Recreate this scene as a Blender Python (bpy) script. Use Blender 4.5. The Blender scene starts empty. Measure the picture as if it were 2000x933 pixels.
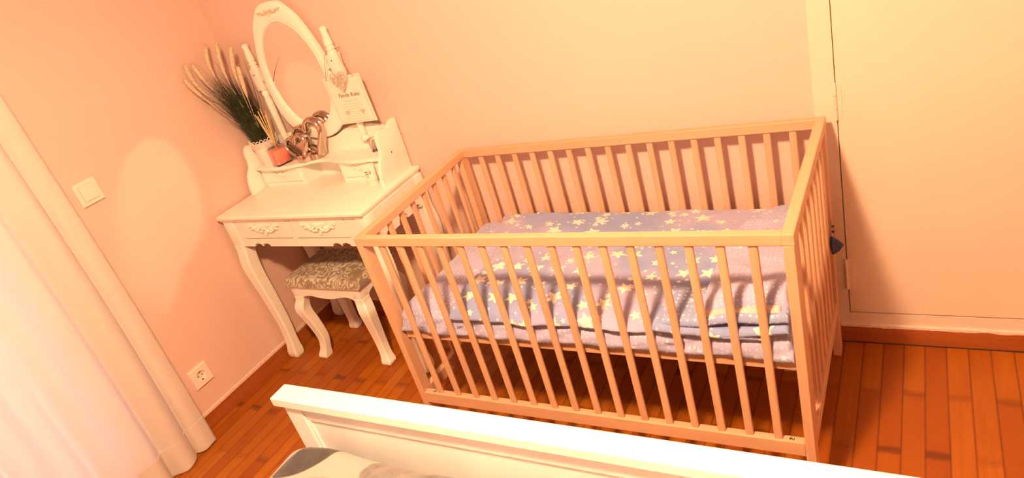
import bpy, bmesh, math, random
from mathutils import Vector, Matrix, noise
random.seed(7)
PI = math.pi
SC = bpy.context.scene
COL = SC.collection

# ------------------------------------------------------------------ camera, world, exposure, lights
FOCAL_PX = 1351.658
cam_data = bpy.data.cameras.new('camera')
cam_data.sensor_fit = 'HORIZONTAL'
cam_data.sensor_width = 36.0
cam_data.lens = FOCAL_PX / 2000 * 36.0
cam_data.clip_start = 0.02
cam = bpy.data.objects.new('camera', cam_data)
COL.objects.link(cam)
SC.camera = cam


def rodrigues(r):
    r = Vector(r)
    return Matrix.Rotation(r.length, 3, r.normalized())


R_CV = rodrigues((2.04858, 0.31484, -0.56967))          # world -> (right, down, forward)
M = Matrix((R_CV[0], -R_CV[1], -R_CV[2])).transposed()   # columns: right, up, back
cam.matrix_world = Matrix.Translation((1.47772, -1.3257, 1.59759)) @ M.to_4x4()

SC.view_settings.view_transform = 'Standard'
SC.view_settings.look = 'None'
SC.view_settings.gamma = 1.0
SC.view_settings.use_curve_mapping = False
SC.view_settings.exposure = 0.10
SC.cycles.blur_glossy = 0.0
SC.cycles.caustics_reflective = True
SC.cycles.sample_clamp_indirect = 0
SC.cycles.use_guiding = True
SC.cycles.guiding_training_samples = 64
SC.cycles.use_surface_guiding = True
SC.cycles.max_bounces = 8
SC.cycles.diffuse_bounces = 4

world = bpy.data.worlds.new('world')
SC.world = world
world.use_nodes = True
bg = world.node_tree.nodes['Background']
bg.inputs[0].default_value = (0.85, 0.80, 0.95, 1)
bg.inputs[1].default_value = 2.0

LAMP_POS = (0.90, -1.03, 2.24)
LAMP_COLOR = (1.0, 0.60, 0.335)
LAMP_STRENGTH = 1150.0
LAMP_R = 0.060
ROOM = dict(xl=-1.0712, yb=0.6944, xr=2.75, yf=-3.3, h=2.62)

# ------------------------------------------------------------------ material helpers


class NT:
    def __init__(s, name):
        s.m = bpy.data.materials.new(name)
        s.m.use_nodes = True
        s.t = s.m.node_tree
        s.b = s.t.nodes['Principled BSDF']

    def n(s, typ, **kw):
        nd = s.t.nodes.new(typ)
        for k, v in kw.items():
            setattr(nd, k, v)
        return nd

    def link(s, a, b):
        s.t.links.new(a, b)

    def val(s, sock, v):
        if isinstance(v, bpy.types.NodeSocket):
            s.link(v, sock)
        else:
            sock.default_value = v

    def math(s, op, a, b=0.0, c=0.0, clamp=False):
        nd = s.n('ShaderNodeMath', operation=op)
        nd.use_clamp = clamp
        s.val(nd.inputs[0], a)
        s.val(nd.inputs[1], b)
        s.val(nd.inputs[2], c)
        return nd.outputs[0]

    def mix(s, f, a, b, blend='MIX'):
        nd = s.n('ShaderNodeMix', data_type='RGBA', blend_type=blend)
        s.val(nd.inputs[0], f)
        s.val(nd.inputs[6], a)
        s.val(nd.inputs[7], b)
        return nd.outputs[2]

    def step(s, x, a, b):
        nd = s.n('ShaderNodeMapRange', interpolation_type='SMOOTHSTEP')
        s.val(nd.inputs[0], x)
        nd.inputs[1].default_value = a
        nd.inputs[2].default_value = b
        return nd.outputs[0]

    def coord(s, kind='Object', scale=None, loc=None, rot=None):
        o = s.n('ShaderNodeTexCoord').outputs[kind]
        if scale or loc or rot:
            mp = s.n('ShaderNodeMapping')
            s.link(o, mp.inputs[0])
            if loc: mp.inputs[1].default_value = loc
            if rot: mp.inputs[2].default_value = rot
            if scale: mp.inputs[3].default_value = scale
            o = mp.outputs[0]
        return o

    def noise(s, vec, scale, detail=3, rough=0.5):
        nd = s.n('ShaderNodeTexNoise')
        if vec is not None: s.link(vec, nd.inputs['Vector'])
        nd.inputs['Scale'].default_value = scale
        nd.inputs['Detail'].default_value = detail
        nd.inputs['Roughness'].default_value = rough
        return nd.outputs[0]

    def bump(s, h, strength=0.3, dist=0.01):
        nd = s.n('ShaderNodeBump')
        nd.inputs['Strength'].default_value = strength
        nd.inputs['Distance'].default_value = dist
        s.link(h, nd.inputs['Height'])
        s.link(nd.outputs[0], s.b.inputs['Normal'])

    def set(s, **kw):
        for k, v in kw.items():
            s.val(s.b.inputs[k.replace('_', ' ')], v)
        return s


def rgba(c): return (c[0], c[1], c[2], 1.0)


def plain(name, c, rough=0.5, var=0.04, nscale=6, bump=0.0, **kw):
    n = NT(name)
    f = n.noise(n.coord('Object'), nscale, 4)
    a = rgba([x * (1 - var) for x in c]); b = rgba([min(1, x * (1 + var)) for x in c])
    n.link(n.mix(n.step(f, 0.3, 0.7), a, b), n.b.inputs['Base Color'])
    n.b.inputs['Roughness'].default_value = rough
    if bump: n.bump(n.noise(n.coord('Object'), nscale * 30, 3), bump, 0.002)
    for k, v in kw.items():
        n.b.inputs[k.replace('_', ' ')].default_value = v
    return n.m


def wood(name, c1, c2, axis, scale=1.0, rough=0.45):
    """straight-grained wood, grain running along the given axis in object space"""
    n = NT(name)
    s = [26.0, 26.0, 26.0]
    s['xyz'.index(axis)] = 1.6
    co = n.coord('Object', scale=[v * scale for v in s])
    f = n.noise(co, 1.0, 5, 0.6)
    s2 = [110.0] * 3
    s2['xyz'.index(axis)] = 5.0
    g = n.noise(n.coord('Object', scale=s2), 1.0, 2)
    col = n.mix(n.step(f, 0.32, 0.68), rgba(c1), rgba(c2))
    col = n.mix(n.math('MULTIPLY', n.step(g, 0.55, 0.75), 0.25), col, rgba([x * 0.62 for x in c1]))
    n.link(col, n.b.inputs['Base Color'])
    n.b.inputs['Roughness'].default_value = rough
    return n.m


def m_floor():
    n = NT('oiled strip parquet')
    co = n.coord('Object')
    sep = n.n('ShaderNodeSeparateXYZ'); n.link(co, sep.inputs[0])
    X, Y = sep.outputs[0], sep.outputs[1]
    W, L = 0.0570, 0.470
    u = n.math('DIVIDE', n.math('SUBTRACT', X, 1.245), W)
    col = n.math('FLOOR', u)
    fu = n.math('SUBTRACT', u, col)
    par = n.math('MULTIPLY', n.math('FLOORED_MODULO', col, 2.0), 0.5)
    v = n.math('SUBTRACT', n.math('DIVIDE', n.math('SUBTRACT', Y, 0.2235), L), par)
    row = n.math('FLOOR', v)
    fv = n.math('SUBTRACT', v, row)
    cmb = n.n('ShaderNodeCombineXYZ'); n.link(col, cmb.inputs[0]); n.link(row, cmb.inputs[1])
    wn = n.n('ShaderNodeTexWhiteNoise', noise_dimensions='3D'); n.link(cmb.outputs[0], wn.inputs[0])
    rnd = wn.outputs[0]
    # grain, shifted from plank to plank
    vadd = n.n('ShaderNodeVectorMath', operation='MULTIPLY_ADD')
    n.link(wn.outputs[1], vadd.inputs[0]); vadd.inputs[1].default_value = (5, 5, 5); n.link(co, vadd.inputs[2])
    mp = n.n('ShaderNodeMapping'); n.link(vadd.outputs[0], mp.inputs[0]); mp.inputs[3].default_value = (70, 4, 1)
    g1 = n.noise(mp.outputs[0], 1.0, 4, 0.6)
    mp2 = n.n('ShaderNodeMapping'); n.link(vadd.outputs[0], mp2.inputs[0]); mp2.inputs[3].default_value = (9, 3.0, 1)
    g2 = n.noise(mp2.outputs[0], 1.0, 3, 0.6)
    base = n.mix(rnd, (0.31, 0.076, 0.006, 1), (0.43, 0.138, 0.009, 1))
    base = n.mix(n.math('MULTIPLY', n.step(g1, 0.35, 0.75), 0.45), base, (0.30, 0.066, 0.008, 1))
    base = n.mix(n.math('MULTIPLY', n.step(g2, 0.45, 0.8), 0.45), base, (0.22, 0.045, 0.010, 1))
    # worn dark ends and thin seams between the strips
    de = n.math('MULTIPLY', n.math('MINIMUM', fv, n.math('SUBTRACT', 1.0, fv)), L)
    ds = n.math('MULTIPLY', n.math('MINIMUM', fu, n.math('SUBTRACT', 1.0, fu)), W)
    wob = n.math('MULTIPLY', n.noise(n.coord('Object', scale=(14, 14, 1)), 1.0, 2), 0.030)
    end = n.math('SUBTRACT', 1.0, n.step(n.math('SUBTRACT', n.math('ADD', de, 0.010), wob), 0.0, 0.016))
    cm2 = n.n('ShaderNodeCombineXYZ'); n.link(col, cm2.inputs[0]); n.link(n.math('ROUND', v), cm2.inputs[1]); cm2.inputs[2].default_value = 3.3
    we = n.n('ShaderNodeTexWhiteNoise', noise_dimensions='3D'); n.link(cm2.outputs[0], we.inputs[0])
    base = n.mix(n.math('MULTIPLY', end, n.math('ADD', 0.16, n.math('MULTIPLY', n.math('POWER', we.outputs[0], 2.0), 0.62))), base, (0.10, 0.022, 0.006, 1))
    seam = n.math('SUBTRACT', 1.0, n.step(ds, 0.0006, 0.0042))
    base = n.mix(n.math('MULTIPLY', seam, 0.58), base, (0.10, 0.022, 0.006, 1))
    n.link(base, n.b.inputs['Base Color'])
    n.link(n.math('ADD', 0.30, n.math('MULTIPLY', g2, 0.22)), n.b.inputs['Roughness'])
    n.b.inputs['Specular IOR Level'].default_value = 0.3
    hgt = n.math('MINIMUM', n.step(ds, 0, 0.003), n.step(de, 0, 0.003))
    n.bump(hgt, 0.25, 0.001)
    return n.m


def star_layer(n, vec, scale, rmin, rmax, keep, seed):
    """five-pointed stars scattered by a Voronoi cell pattern: returns a 0..1 mask"""
    mp = n.n('ShaderNodeMapping'); n.link(vec, mp.inputs[0])
    mp.inputs[1].default_value = (seed, seed * 1.7, 0); mp.inputs[3].default_value = (scale, scale, scale)
    vo = n.n('ShaderNodeTexVoronoi', voronoi_dimensions='2D'); n.link(mp.outputs[0], vo.inputs['Vector'])
    vo.inputs['Scale'].default_value = 1.0; vo.inputs['Randomness'].default_value = 0.55
    sub = n.n('ShaderNodeVectorMath', operation='SUBTRACT')
    n.link(mp.outputs[0], sub.inputs[0]); n.link(vo.outputs['Position'], sub.inputs[1])
    s = n.n('ShaderNodeSeparateXYZ'); n.link(sub.outputs[0], s.inputs[0])
    c = n.n('ShaderNodeSeparateColor'); n.link(vo.outputs['Color'], c.inputs[0])
    r = n.math('SQRT', n.math('ADD', n.math('MULTIPLY', s.outputs[0], s.outputs[0]), n.math('MULTIPLY', s.outputs[1], s.outputs[1])))
    th = n.math('ADD', n.math('ARCTAN2', s.outputs[1], s.outputs[0]), n.math('MULTIPLY', c.outputs[0], 6.0))
    ph = n.math('FLOORED_MODULO', th, 2 * PI / 5)
    ph = n.math('ABSOLUTE', n.math('SUBTRACT', ph, PI / 5))        # 0 at valley .. pi/5 at the tip
    k = n.math('DIVIDE', ph, PI / 5)
    size = n.math('ADD', rmin, n.math('MULTIPLY', c.outputs[1], rmax - rmin))
    rad = n.math('MULTIPLY', size, n.math('ADD', 0.46, n.math('MULTIPLY', n.math('POWER', k, 1.5), 0.54)))
    inside = n.math('SUBTRACT', 1.0, n.step(n.math('SUBTRACT', r, rad), -0.012, 0.012))
    return n.math('MULTIPLY', inside, n.math('LESS_THAN', c.outputs[2], keep))


def dot_layer(n, vec, scale, r0, keep=1.0, rnd=0.35):
    mp = n.n('ShaderNodeMapping'); n.link(vec, mp.inputs[0]); mp.inputs[3].default_value = (scale, scale, scale)
    vo = n.n('ShaderNodeTexVoronoi', voronoi_dimensions='2D'); n.link(mp.outputs[0], vo.inputs['Vector'])
    vo.inputs['Scale'].default_value = 1.0; vo.inputs['Randomness'].default_value = rnd
    c = n.n('ShaderNodeSeparateColor'); n.link(vo.outputs['Color'], c.inputs[0])
    rr = n.math('MULTIPLY', r0, n.math('ADD', 0.6, n.math('MULTIPLY', c.outputs[0], 0.6)))
    d = n.math('SUBTRACT', 1.0, n.step(n.math('SUBTRACT', vo.outputs['Distance'], rr), -0.06, 0.06))
    return n.math('MULTIPLY', d, n.math('LESS_THAN', c.outputs[1], keep))


def cloth_finish(n):
    n.b.inputs['Roughness'].default_value = 0.9
    n.b.inputs['Sheen Weight'].default_value = 0.25
    n.bump(n.noise(n.coord('UV'), 45, 3), 0.25, 0.006)


BLUE = (0.23, 0.31, 0.60)
LILAC = (0.39, 0.38, 0.62)
WHITE_PRINT = (0.80, 0.75, 0.66)


def m_duvet():
    n = NT('blue lilac star print cotton')
    uv = n.coord('UV')
    f = n.noise(uv, 2.6, 2)
    base = n.mix(n.step(f, 0.40, 0.60), rgba(BLUE), rgba(LILAC))
    mot = n.noise(uv, 16, 4, 0.6)
    base = n.mix(n.math('MULTIPLY', n.step(mot, 0.4, 0.7), 0.25), base, rgba((0.47, 0.44, 0.62)))
    m1 = star_layer(n, uv, 13.0, 0.20, 0.38, 0.80, 3.1)
    m2 = star_layer(n, uv, 22.0, 0.14, 0.32, 0.22, 8.7)
    m3 = dot_layer(n, uv, 30.0, 0.13, 0.4, 0.9)
    m = n.math('MAXIMUM', n.math('MAXIMUM', m1, m2), n.math('MULTIPLY', m3, 0.7))
    n.link(n.mix(m, base, rgba(WHITE_PRINT)), n.b.inputs['Base Color'])
    cloth_finish(n)
    return n.m


def m_dots(name='lilac cotton with tiny white dots', c=(0.37, 0.37, 0.60), scale=72.0):
    n = NT(name)
    uv = n.coord('UV')
    mot = n.noise(uv, 7, 3, 0.6)
    base = n.mix(n.step(mot, 0.35, 0.7), rgba(c), rgba([min(1, x * 1.2) for x in c]))
    m = n.math('MULTIPLY', dot_layer(n, uv, scale, 0.18, 0.85), 0.75)
    m2 = star_layer(n, uv, 14.0, 0.09, 0.14, 0.6, 1.3)
    n.link(n.mix(n.math('MAXIMUM', m, m2), base, rgba((0.74, 0.72, 0.80))), n.b.inputs['Base Color'])
    cloth_finish(n)
    return n.m


def m_brocade():
    n = NT('silver beige brocade')
    co = n.coord('Object', scale=(1, 1, 1))
    warp = n.noise(n.coord('Object', scale=(1.0, 0.7, 1)), 15, 2, 0.45)
    band = n.math('ABSOLUTE', n.math('SUBTRACT', n.math('FRACT', n.math('MULTIPLY', warp, 11.0)), 0.5))
    big = n.noise(co, 13, 2)
    m = n.math('MULTIPLY', n.step(band, 0.20, 0.30), n.step(big, 0.38, 0.50))
    n.link(n.mix(m, (0.30, 0.24, 0.165, 1), (0.60, 0.56, 0.46, 1)), n.b.inputs['Base Color'])
    n.b.inputs['Roughness'].default_value = 0.38
    n.b.inputs['Specular IOR Level'].default_value = 0.6
    n.bump(m, 0.3, 0.002)
    return n.m


def m_bed_duvet():
    """cream cloth, darkened in place of shade, printed with large grey watercolour leaves"""
    n = NT('shade-darkened cream cotton with grey leaf print')
    co = n.coord('Object')
    s = n.n('ShaderNodeSeparateXYZ'); n.link(co, s.inputs[0])
    col = (0.37, 0.33, 0.315, 1)  # cream made darker than the cloth, shade over the bed put into its colour
    wash = n.noise(n.coord('Object', scale=(1, 1, 1)), 22, 4, 0.7)
    leaves = [  # x, y, half length, half width, angle, grey
        (0.165, -0.555, 0.105, 0.048, 0.72, 0.085), (0.325, -0.502, 0.080, 0.020, -0.03, 0.20),
        (0.455, -0.540, 0.125, 0.060, 0.25, 0.30), (0.245, -0.640, 0.100, 0.036, 0.25, 0.42),
        (0.640, -0.575, 0.120, 0.050, 0.15, 0.60), (0.07, -0.72, 0.10, 0.045, 1.3, 0.35), (0.42, -0.72, 0.12, 0.05, 0.9, 0.22),
        (0.85, -0.62, 0.12, 0.05, -0.4, 0.3), (0.66, -0.78, 0.12, 0.05, 0.5, 0.4), (1.05, -0.75, 0.12, 0.05, 1.1, 0.25),
        (0.25, -0.92, 0.12, 0.05, 0.2, 0.3), (0.9, -0.98, 0.12, 0.05, 0.8, 0.35), (1.25, -0.60, 0.12, 0.05, 0.3, 0.5)]
    for x, y, a, b, an, g in leaves:
        dx = n.math('SUBTRACT', s.outputs[0], x + 0.036); dy = n.math('SUBTRACT', s.outputs[1], y - 0.022)
        ca, sa = math.cos(an), math.sin(an)
        lu = n.math('ADD', n.math('MULTIPLY', dx, ca), n.math('MULTIPLY', dy, sa))
        lv = n.math('SUBTRACT', n.math('MULTIPLY', dy, ca), n.math('MULTIPLY', dx, sa))
        e = n.math('ADD', n.math('POWER', n.math('ABSOLUTE', n.math('DIVIDE', lu, a)), 2.0),
                   n.math('POWER', n.math('ABSOLUTE', n.math('DIVIDE', lv, b)), 1.6))
        m = n.math('SUBTRACT', 1.0, n.step(e, 0.93, 1.03))
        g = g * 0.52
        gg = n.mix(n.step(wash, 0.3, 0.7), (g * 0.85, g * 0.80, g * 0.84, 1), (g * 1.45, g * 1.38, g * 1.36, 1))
        col = n.mix(m, col, gg)
    n.link(col, n.b.inputs['Base Color'])
    n.b.inputs['Roughness'].default_value = 0.85
    n.b.inputs['Sheen Weight'].default_value = 0.2
    n.bump(n.noise(co, 60, 3), 0.15, 0.004)
    return n.m


def m_wall():
    n = NT('pink emulsion wall')
    co = n.coord('Object')
    f = n.noise(co, 1.4, 3)
    g = n.noise(co, 40, 3)
    c = n.mix(n.step(f, 0.3, 0.7), (0.745, 0.535, 0.460, 1), (0.77, 0.555, 0.475, 1))
    n.link(c, n.b.inputs['Base Color'])
    n.b.inputs['Roughness'].default_value = 0.62
    n.bump(g, 0.12, 0.002)
    return n.m


MAT = {}
MAT['floor'] = m_floor()
MAT['wall'] = m_wall()
MAT['ceiling'] = plain('white ceiling paint', (0.80, 0.76, 0.72), 0.9)
MAT['skirting'] = wood('varnished skirting wood', (0.30, 0.075, 0.016), (0.40, 0.11, 0.022), 'y')
MAT['skirting_x'] = wood('varnished skirting wood crosswise', (0.30, 0.075, 0.016), (0.40, 0.11, 0.022), 'x')
MAT['plaster'] = plain('white plaster edge', (0.78, 0.62, 0.53), 0.8, 0.08, 60)
MAT['closet'] = plain('cream gloss closet paint', (0.77, 0.655, 0.545), 0.42, 0.02, 3, 0.04)
MAT['closet_gap'] = plain('brown closet gap', (0.50, 0.33, 0.20), 0.9)  # plain brown behind the closet door and switch rocker gaps
MAT['white'] = plain('white lacquer', (0.91, 0.885, 0.81), 0.32, 0.02, 5)
MAT['white_gloss'] = plain('white satin bed lacquer', (0.86, 0.88, 0.90), 0.28, 0.015, 3)
MAT['beech'] = {a: wood('pale beech wood grain ' + a, (0.62, 0.365, 0.225), (0.70, 0.43, 0.27), a) for a in 'xyz'}
MAT['plastic'] = plain('cream switch plastic', (0.84, 0.78, 0.66), 0.35, 0.01)
MAT['dark'] = plain('dark hole', (0.03, 0.02, 0.015), 0.8)
MAT['steel'] = plain('zinc steel', (0.55, 0.55, 0.55), 0.3, 0.05, 40, Metallic=1.0)
MAT['chrome_heart'] = plain('bronzed silver glaze', (0.62, 0.50, 0.42), 0.16, 0.05, 10, Metallic=1.0)
MAT['mirror'] = plain('silvered mirror glass', (0.90, 0.90, 0.90), 0.0, 0.0, 1, Metallic=1.0)
MAT['duvet'] = m_duvet()
MAT['dots'] = m_dots()
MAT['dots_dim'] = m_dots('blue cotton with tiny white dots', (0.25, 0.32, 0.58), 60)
MAT['brocade'] = m_brocade()
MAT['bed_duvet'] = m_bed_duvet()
MAT['cream_edge'] = plain('cream duvet hem', (0.60, 0.50, 0.47), 0.85, 0.12, 20)
MAT['mattress'] = plain('white mattress ticking', (0.8, 0.78, 0.74), 0.9)
MAT['grass'] = plain('dark green artificial grass', (0.030, 0.042, 0.014), 0.55, 0.5, 30)
MAT['filigree'] = plain('antique cream filigree', (0.60, 0.50, 0.40), 0.6, 0.2, 200)
MAT['plume'] = plain('pale straw plume', (0.78, 0.60, 0.43), 0.9, 0.2, 120, 0.5)
MAT['reed'] = plain('rattan reed', (0.72, 0.52, 0.25), 0.8, 0.1, 40)
MAT['pot'] = plain('white ceramic pot', (0.82, 0.80, 0.75), 0.3, 0.01)
MAT['lace'] = plain('white metal lace trim', (0.80, 0.76, 0.68), 0.45, 0.1, 90)
MAT['pink_liquid'] = plain('coral fragrance liquid', (0.95, 0.30, 0.22), 0.15, 0.03, 5)
MAT['clear'] = plain('clear glass', (0.95, 0.93, 0.93), 0.03, 0.0, 1, Transmission_Weight=1.0, IOR=1.3)
MAT['board'] = plain('white painted sign board', (0.84, 0.80, 0.70), 0.6, 0.02)
MAT['ink'] = plain('grey brown ink', (0.20, 0.14, 0.10), 0.8)
MAT['ink_light'] = plain('pale brown ink', (0.42, 0.31, 0.22), 0.8)
MAT['peach'] = plain('peach heart paint', (0.80, 0.50, 0.34), 0.6, 0.1, 60)
MAT['twine'] = plain('brown twine', (0.42, 0.26, 0.13), 0.9)
MAT['purple'] = plain('purple print', (0.10, 0.03, 0.16), 0.6)
MAT['navy'] = plain('navy blue felt', (0.055, 0.07, 0.16), 0.85, 0.3, 60)
MAT['tube'] = plain('white cream tube', (0.82, 0.79, 0.72), 0.35, 0.01)
MAT['foil'] = plain('carved relief shade', (0.66, 0.52, 0.38), 0.5)


def m_curtain():
    n = NT('sheer cream curtain')
    co = n.coord('UV')
    f = n.noise(n.coord('UV', scale=(220, 3, 1)), 1.0, 2)
    n.link(n.mix(f, (0.91, 0.85, 0.78, 1), (0.95, 0.90, 0.84, 1)), n.b.inputs['Base Color'])
    n.b.inputs['Roughness'].default_value = 0.85
    tr = n.n('ShaderNodeBsdfTranslucent'); tr.inputs[0].default_value = (0.92, 0.88, 0.88, 1)
    mx = n.n('ShaderNodeMixShader'); mx.inputs[0].default_value = 0.42
    out = n.t.nodes['Material Output']
    n.link(n.b.outputs[0], mx.inputs[1]); n.link(tr.outputs[0], mx.inputs[2]); n.link(mx.outputs[0], out.inputs[0])
    return n.m


MAT['curtain'] = m_curtain()


def m_glow():
    n = NT('glowing opal lamp glass')
    n.b.inputs['Base Color'].default_value = (0.9, 0.8, 0.6, 1)
    n.b.inputs['Emission Color'].default_value = rgba(LAMP_COLOR)
    n.b.inputs['Emission Strength'].default_value = LAMP_STRENGTH
    return n.m


MAT['glow'] = m_glow()

# ------------------------------------------------------------------ geometry helpers


def obj(name, bm, mat=None, parent=None, smooth=False, angle=None):
    me = bpy.data.meshes.new(name)
    bmesh.ops.recalc_face_normals(bm, faces=bm.faces)
    bm.to_mesh(me); bm.free()
    if mat is not None:
        for m in (mat if isinstance(mat, (list, tuple)) else [mat]):
            me.materials.append(m)
    if smooth:
        for p in me.polygons: p.use_smooth = True
        if angle is not None and hasattr(me, 'set_sharp_from_angle'):
            me.set_sharp_from_angle(angle=math.radians(angle))
    o = bpy.data.objects.new(name, me)
    COL.objects.link(o)
    if parent is not None: o.parent = parent
    return o


def tag(o, label=None, cat=None, group=None, kind=None):
    if label: o['label'] = label
    if cat: o['category'] = cat
    if group: o['group'] = group
    if kind: o['kind'] = kind
    return o


def thing(name, label, cat, loc=(0, 0, 0), rz=0.0, group=None):
    o = bpy.data.objects.new(name, None)
    o.empty_display_size = 0.05
    COL.objects.link(o)
    o.location = loc; o.rotation_euler = (0, 0, rz)
    return tag(o, label, cat, group)


def struct(name, bm, mat, label=None, smooth=False):
    o = obj(name, bm, mat, None, smooth)
    o['kind'] = 'structure'
    if label: o['label'] = label
    return o


def place(o, loc):
    """shift an object's origin to loc while its mesh stays put"""
    o.data.transform(Matrix.Translation(-Vector(loc)))
    o.location = loc
    return o


def box(bm, x0, x1, y0, y1, z0, z1, bev=0.0, seg=2):
    r = bmesh.ops.create_cube(bm, size=1.0)
    vs = r['verts']
    for v in vs:
        v.co = Vector(((x0 + x1) / 2 + v.co.x * (x1 - x0), (y0 + y1) / 2 + v.co.y * (y1 - y0), (z0 + z1) / 2 + v.co.z * (z1 - z0)))
    if bev > 0:
        es = list({e for v in vs for e in v.link_edges})
        bmesh.ops.bevel(bm, geom=es, offset=bev, segments=seg, profile=0.5, affect='EDGES')
    return bm


def B(*a, **k):
    return box(bmesh.new(), *a, **k)


def prism(bm, pts, axis, a, b, bev=0.0):
    """extrude a 2D outline; axis 'x' -> pts are (y,z), 'y' -> (x,z), 'z' -> (x,y)"""
    def mk(p, t):
        if axis == 'x': return Vector((t, p[0], p[1]))
        if axis == 'y': return Vector((p[0], t, p[1]))
        return Vector((p[0], p[1], t))
    v0 = [bm.verts.new(mk(p, a)) for p in pts]
    f = bm.faces.new(v0)
    ext = bmesh.ops.extrude_face_region(bm, geom=[f])
    nv = [e for e in ext['geom'] if isinstance(e, bmesh.types.BMVert)]
    d = mk((0, 0), b) - mk((0, 0), a)
    for v in nv: v.co += d
    if bev > 0:
        fs = [f] + [e for e in ext['geom'] if isinstance(e, bmesh.types.BMFace)]
        es = list({e for ff in fs for e in ff.edges})
        bmesh.ops.bevel(bm, geom=es, offset=bev, segments=2, profile=0.5, affect='EDGES')
    return bm


def loft(bm, rings, cap=True, closed=False):
    """rings: lists of Vectors with equal counts"""
    vr = [[bm.verts.new(p) for p in r] for r in rings]
    n = len(vr[0])
    m = len(vr)
    for i in range(m if closed else m - 1):
        a, b = vr[i], vr[(i + 1) % m]
        for j in range(n):
            bm.faces.new((a[j], a[(j + 1) % n], b[(j + 1) % n], b[j]))
    if cap and not closed:
        bm.faces.new(vr[0][::-1]); bm.faces.new(vr[-1])
    return bm


def tube(bm, pts, r, seg=8, closed=False, cap=True):
    pts = [Vector(p) for p in pts]
    n = len(pts)
    rad = r if isinstance(r, (list, tuple)) else [r] * n
    rings = []
    up = None
    for i, p in enumerate(pts):
        a = pts[(i - 1) % n] if (closed or i > 0) else p
        b = pts[(i + 1) % n] if (closed or i < n - 1) else p
        t = (b - a).normalized()
        if up is None:
            up = t.orthogonal().normalized()
        else:
            up = (up - t * up.dot(t))
            up = up.normalized() if up.length > 1e-6 else t.orthogonal().normalized()
        s = t.cross(up)
        rings.append([p + (up * math.cos(2 * PI * k / seg) + s * math.sin(2 * PI * k / seg)) * rad[i] for k in range(seg)])
    return loft(bm, rings, cap, closed)


def lathe(bm, prof, cx=0.0, cy=0.0, seg=24, z0=0.0, cap=True):
    rings = [[Vector((cx + r * math.cos(2 * PI * k / seg), cy + r * math.sin(2 * PI * k / seg), z0 + z)) for k in range(seg)] for r, z in prof]
    return loft(bm, rings, cap)


def smooth_pts(pts, n):
    """Catmull-Rom through control tuples, n samples per span"""
    out = []
    P = [pts[0]] + list(pts) + [pts[-1]]
    for i in range(1, len(P) - 2):
        for k in range(n):
            t = k / n
            o = []
            for d in range(len(pts[0])):
                p0, p1, p2, p3 = P[i - 1][d], P[i][d], P[i + 1][d], P[i + 2][d]
                o.append(0.5 * ((2 * p1) + (-p0 + p2) * t + (2 * p0 - 5 * p1 + 4 * p2 - p3) * t * t + (-p0 + 3 * p1 - 3 * p2 + p3) * t ** 3))
            out.append(tuple(o))
    out.append(tuple(pts[-1]))
    return out


def text_mesh(name, body, size, mat, parent, mtx, shear=0.0, depth=0.0004):
    c = bpy.data.curves.new(name, 'FONT')
    c.body = body; c.size = size; c.align_x = 'CENTER'; c.align_y = 'CENTER'
    c.shear = shear; c.extrude = depth
    t = bpy.data.objects.new(name, c); COL.objects.link(t)
    bpy.context.view_layer.update()
    me = bpy.data.meshes.new_from_object(t)
    bpy.data.objects.remove(t)
    me.transform(mtx); me.materials.clear(); me.materials.append(mat)
    o = bpy.data.objects.new(name, me); COL.objects.link(o); o.parent = parent
    return o


def copy_tree(o, parent=None):
    c = o.copy(); COL.objects.link(c)
    if parent is not None: c.parent = parent
    for ch in list(o.children):
        copy_tree(ch, c)
    return c


# ------------------------------------------------------------------ room
XL, YB, XR, YF, HR = ROOM['xl'], ROOM['yb'], ROOM['xr'], ROOM['yf'], ROOM['h']
CX0 = 1.2065                                        # where the pink wall ends and the closet begins
struct('floor', B(XL - 0.1, XR + 0.1, YF - 0.1, YB + 0.5, -0.05, 0.0), MAT['floor'], 'brown orange strip parquet floor')
struct('ceiling', B(XL - 0.1, XR + 0.1, YF - 0.1, YB + 0.5, HR, HR + 0.05), MAT['ceiling'], 'white ceiling')
struct('wall_back', B(XL - 0.1, CX0, YB, YB + 0.1, 0.0, HR), MAT['wall'], 'pink wall behind the cot')
struct('wall_right', B(XR, XR + 0.1, YF, YB + 0.5, 0.0, HR), MAT['wall'], 'pink wall on the right')
struct('wall_front', B(XL - 0.1, XR + 0.1, YF - 0.1, YF, 0.0, HR), MAT['wall'], 'pink wall behind the camera')
bm = bmesh.new()                                    # left wall with the balcony opening behind the curtain
WY0, WY1, WZ1 = -1.75, -0.42, 2.15
box(bm, XL - 0.1, XL, WY1, YB + 0.1, 0.0, HR)
box(bm, XL - 0.1, XL, YF, WY0, 0.0, HR)
box(bm, XL - 0.1, XL, WY0, WY1, WZ1, HR)
box(bm, XL - 0.1, XL, WY0, WY1, 0.0, 0.06)
struct('wall_left', bm, MAT['wall'], 'pink wall with switch and socket')
win = tag(bpy.data.objects.new('window_1', None), 'balcony window behind the curtain', None, None, 'structure')
COL.objects.link(win); win.location = (XL - 0.05, (WY0 + WY1) / 2, 0.06)
bm = bmesh.new()
yc = (WY0 + WY1) / 2
hw = (WY1 - WY0) / 2
for a, b in ((-hw, -hw + 0.06), (-0.04, 0.04), (hw - 0.06, hw)): box(bm, -0.03, 0.03, a, b, 0, 2.09, 0.003)
for a, b in ((0, 0.08), (2.01, 2.09)): box(bm, -0.028, 0.028, -hw, hw, a, b, 0.003)
obj('window_frame', bm, MAT['white_gloss'], win)
obj('window_glass', B(-0.004, 0.004, -hw + 0.05, hw - 0.05, 0.07, 2.02), MAT['clear'], win)

# skirtings: a wooden board with a rough plaster edge above it
BZ = 0.0624


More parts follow.
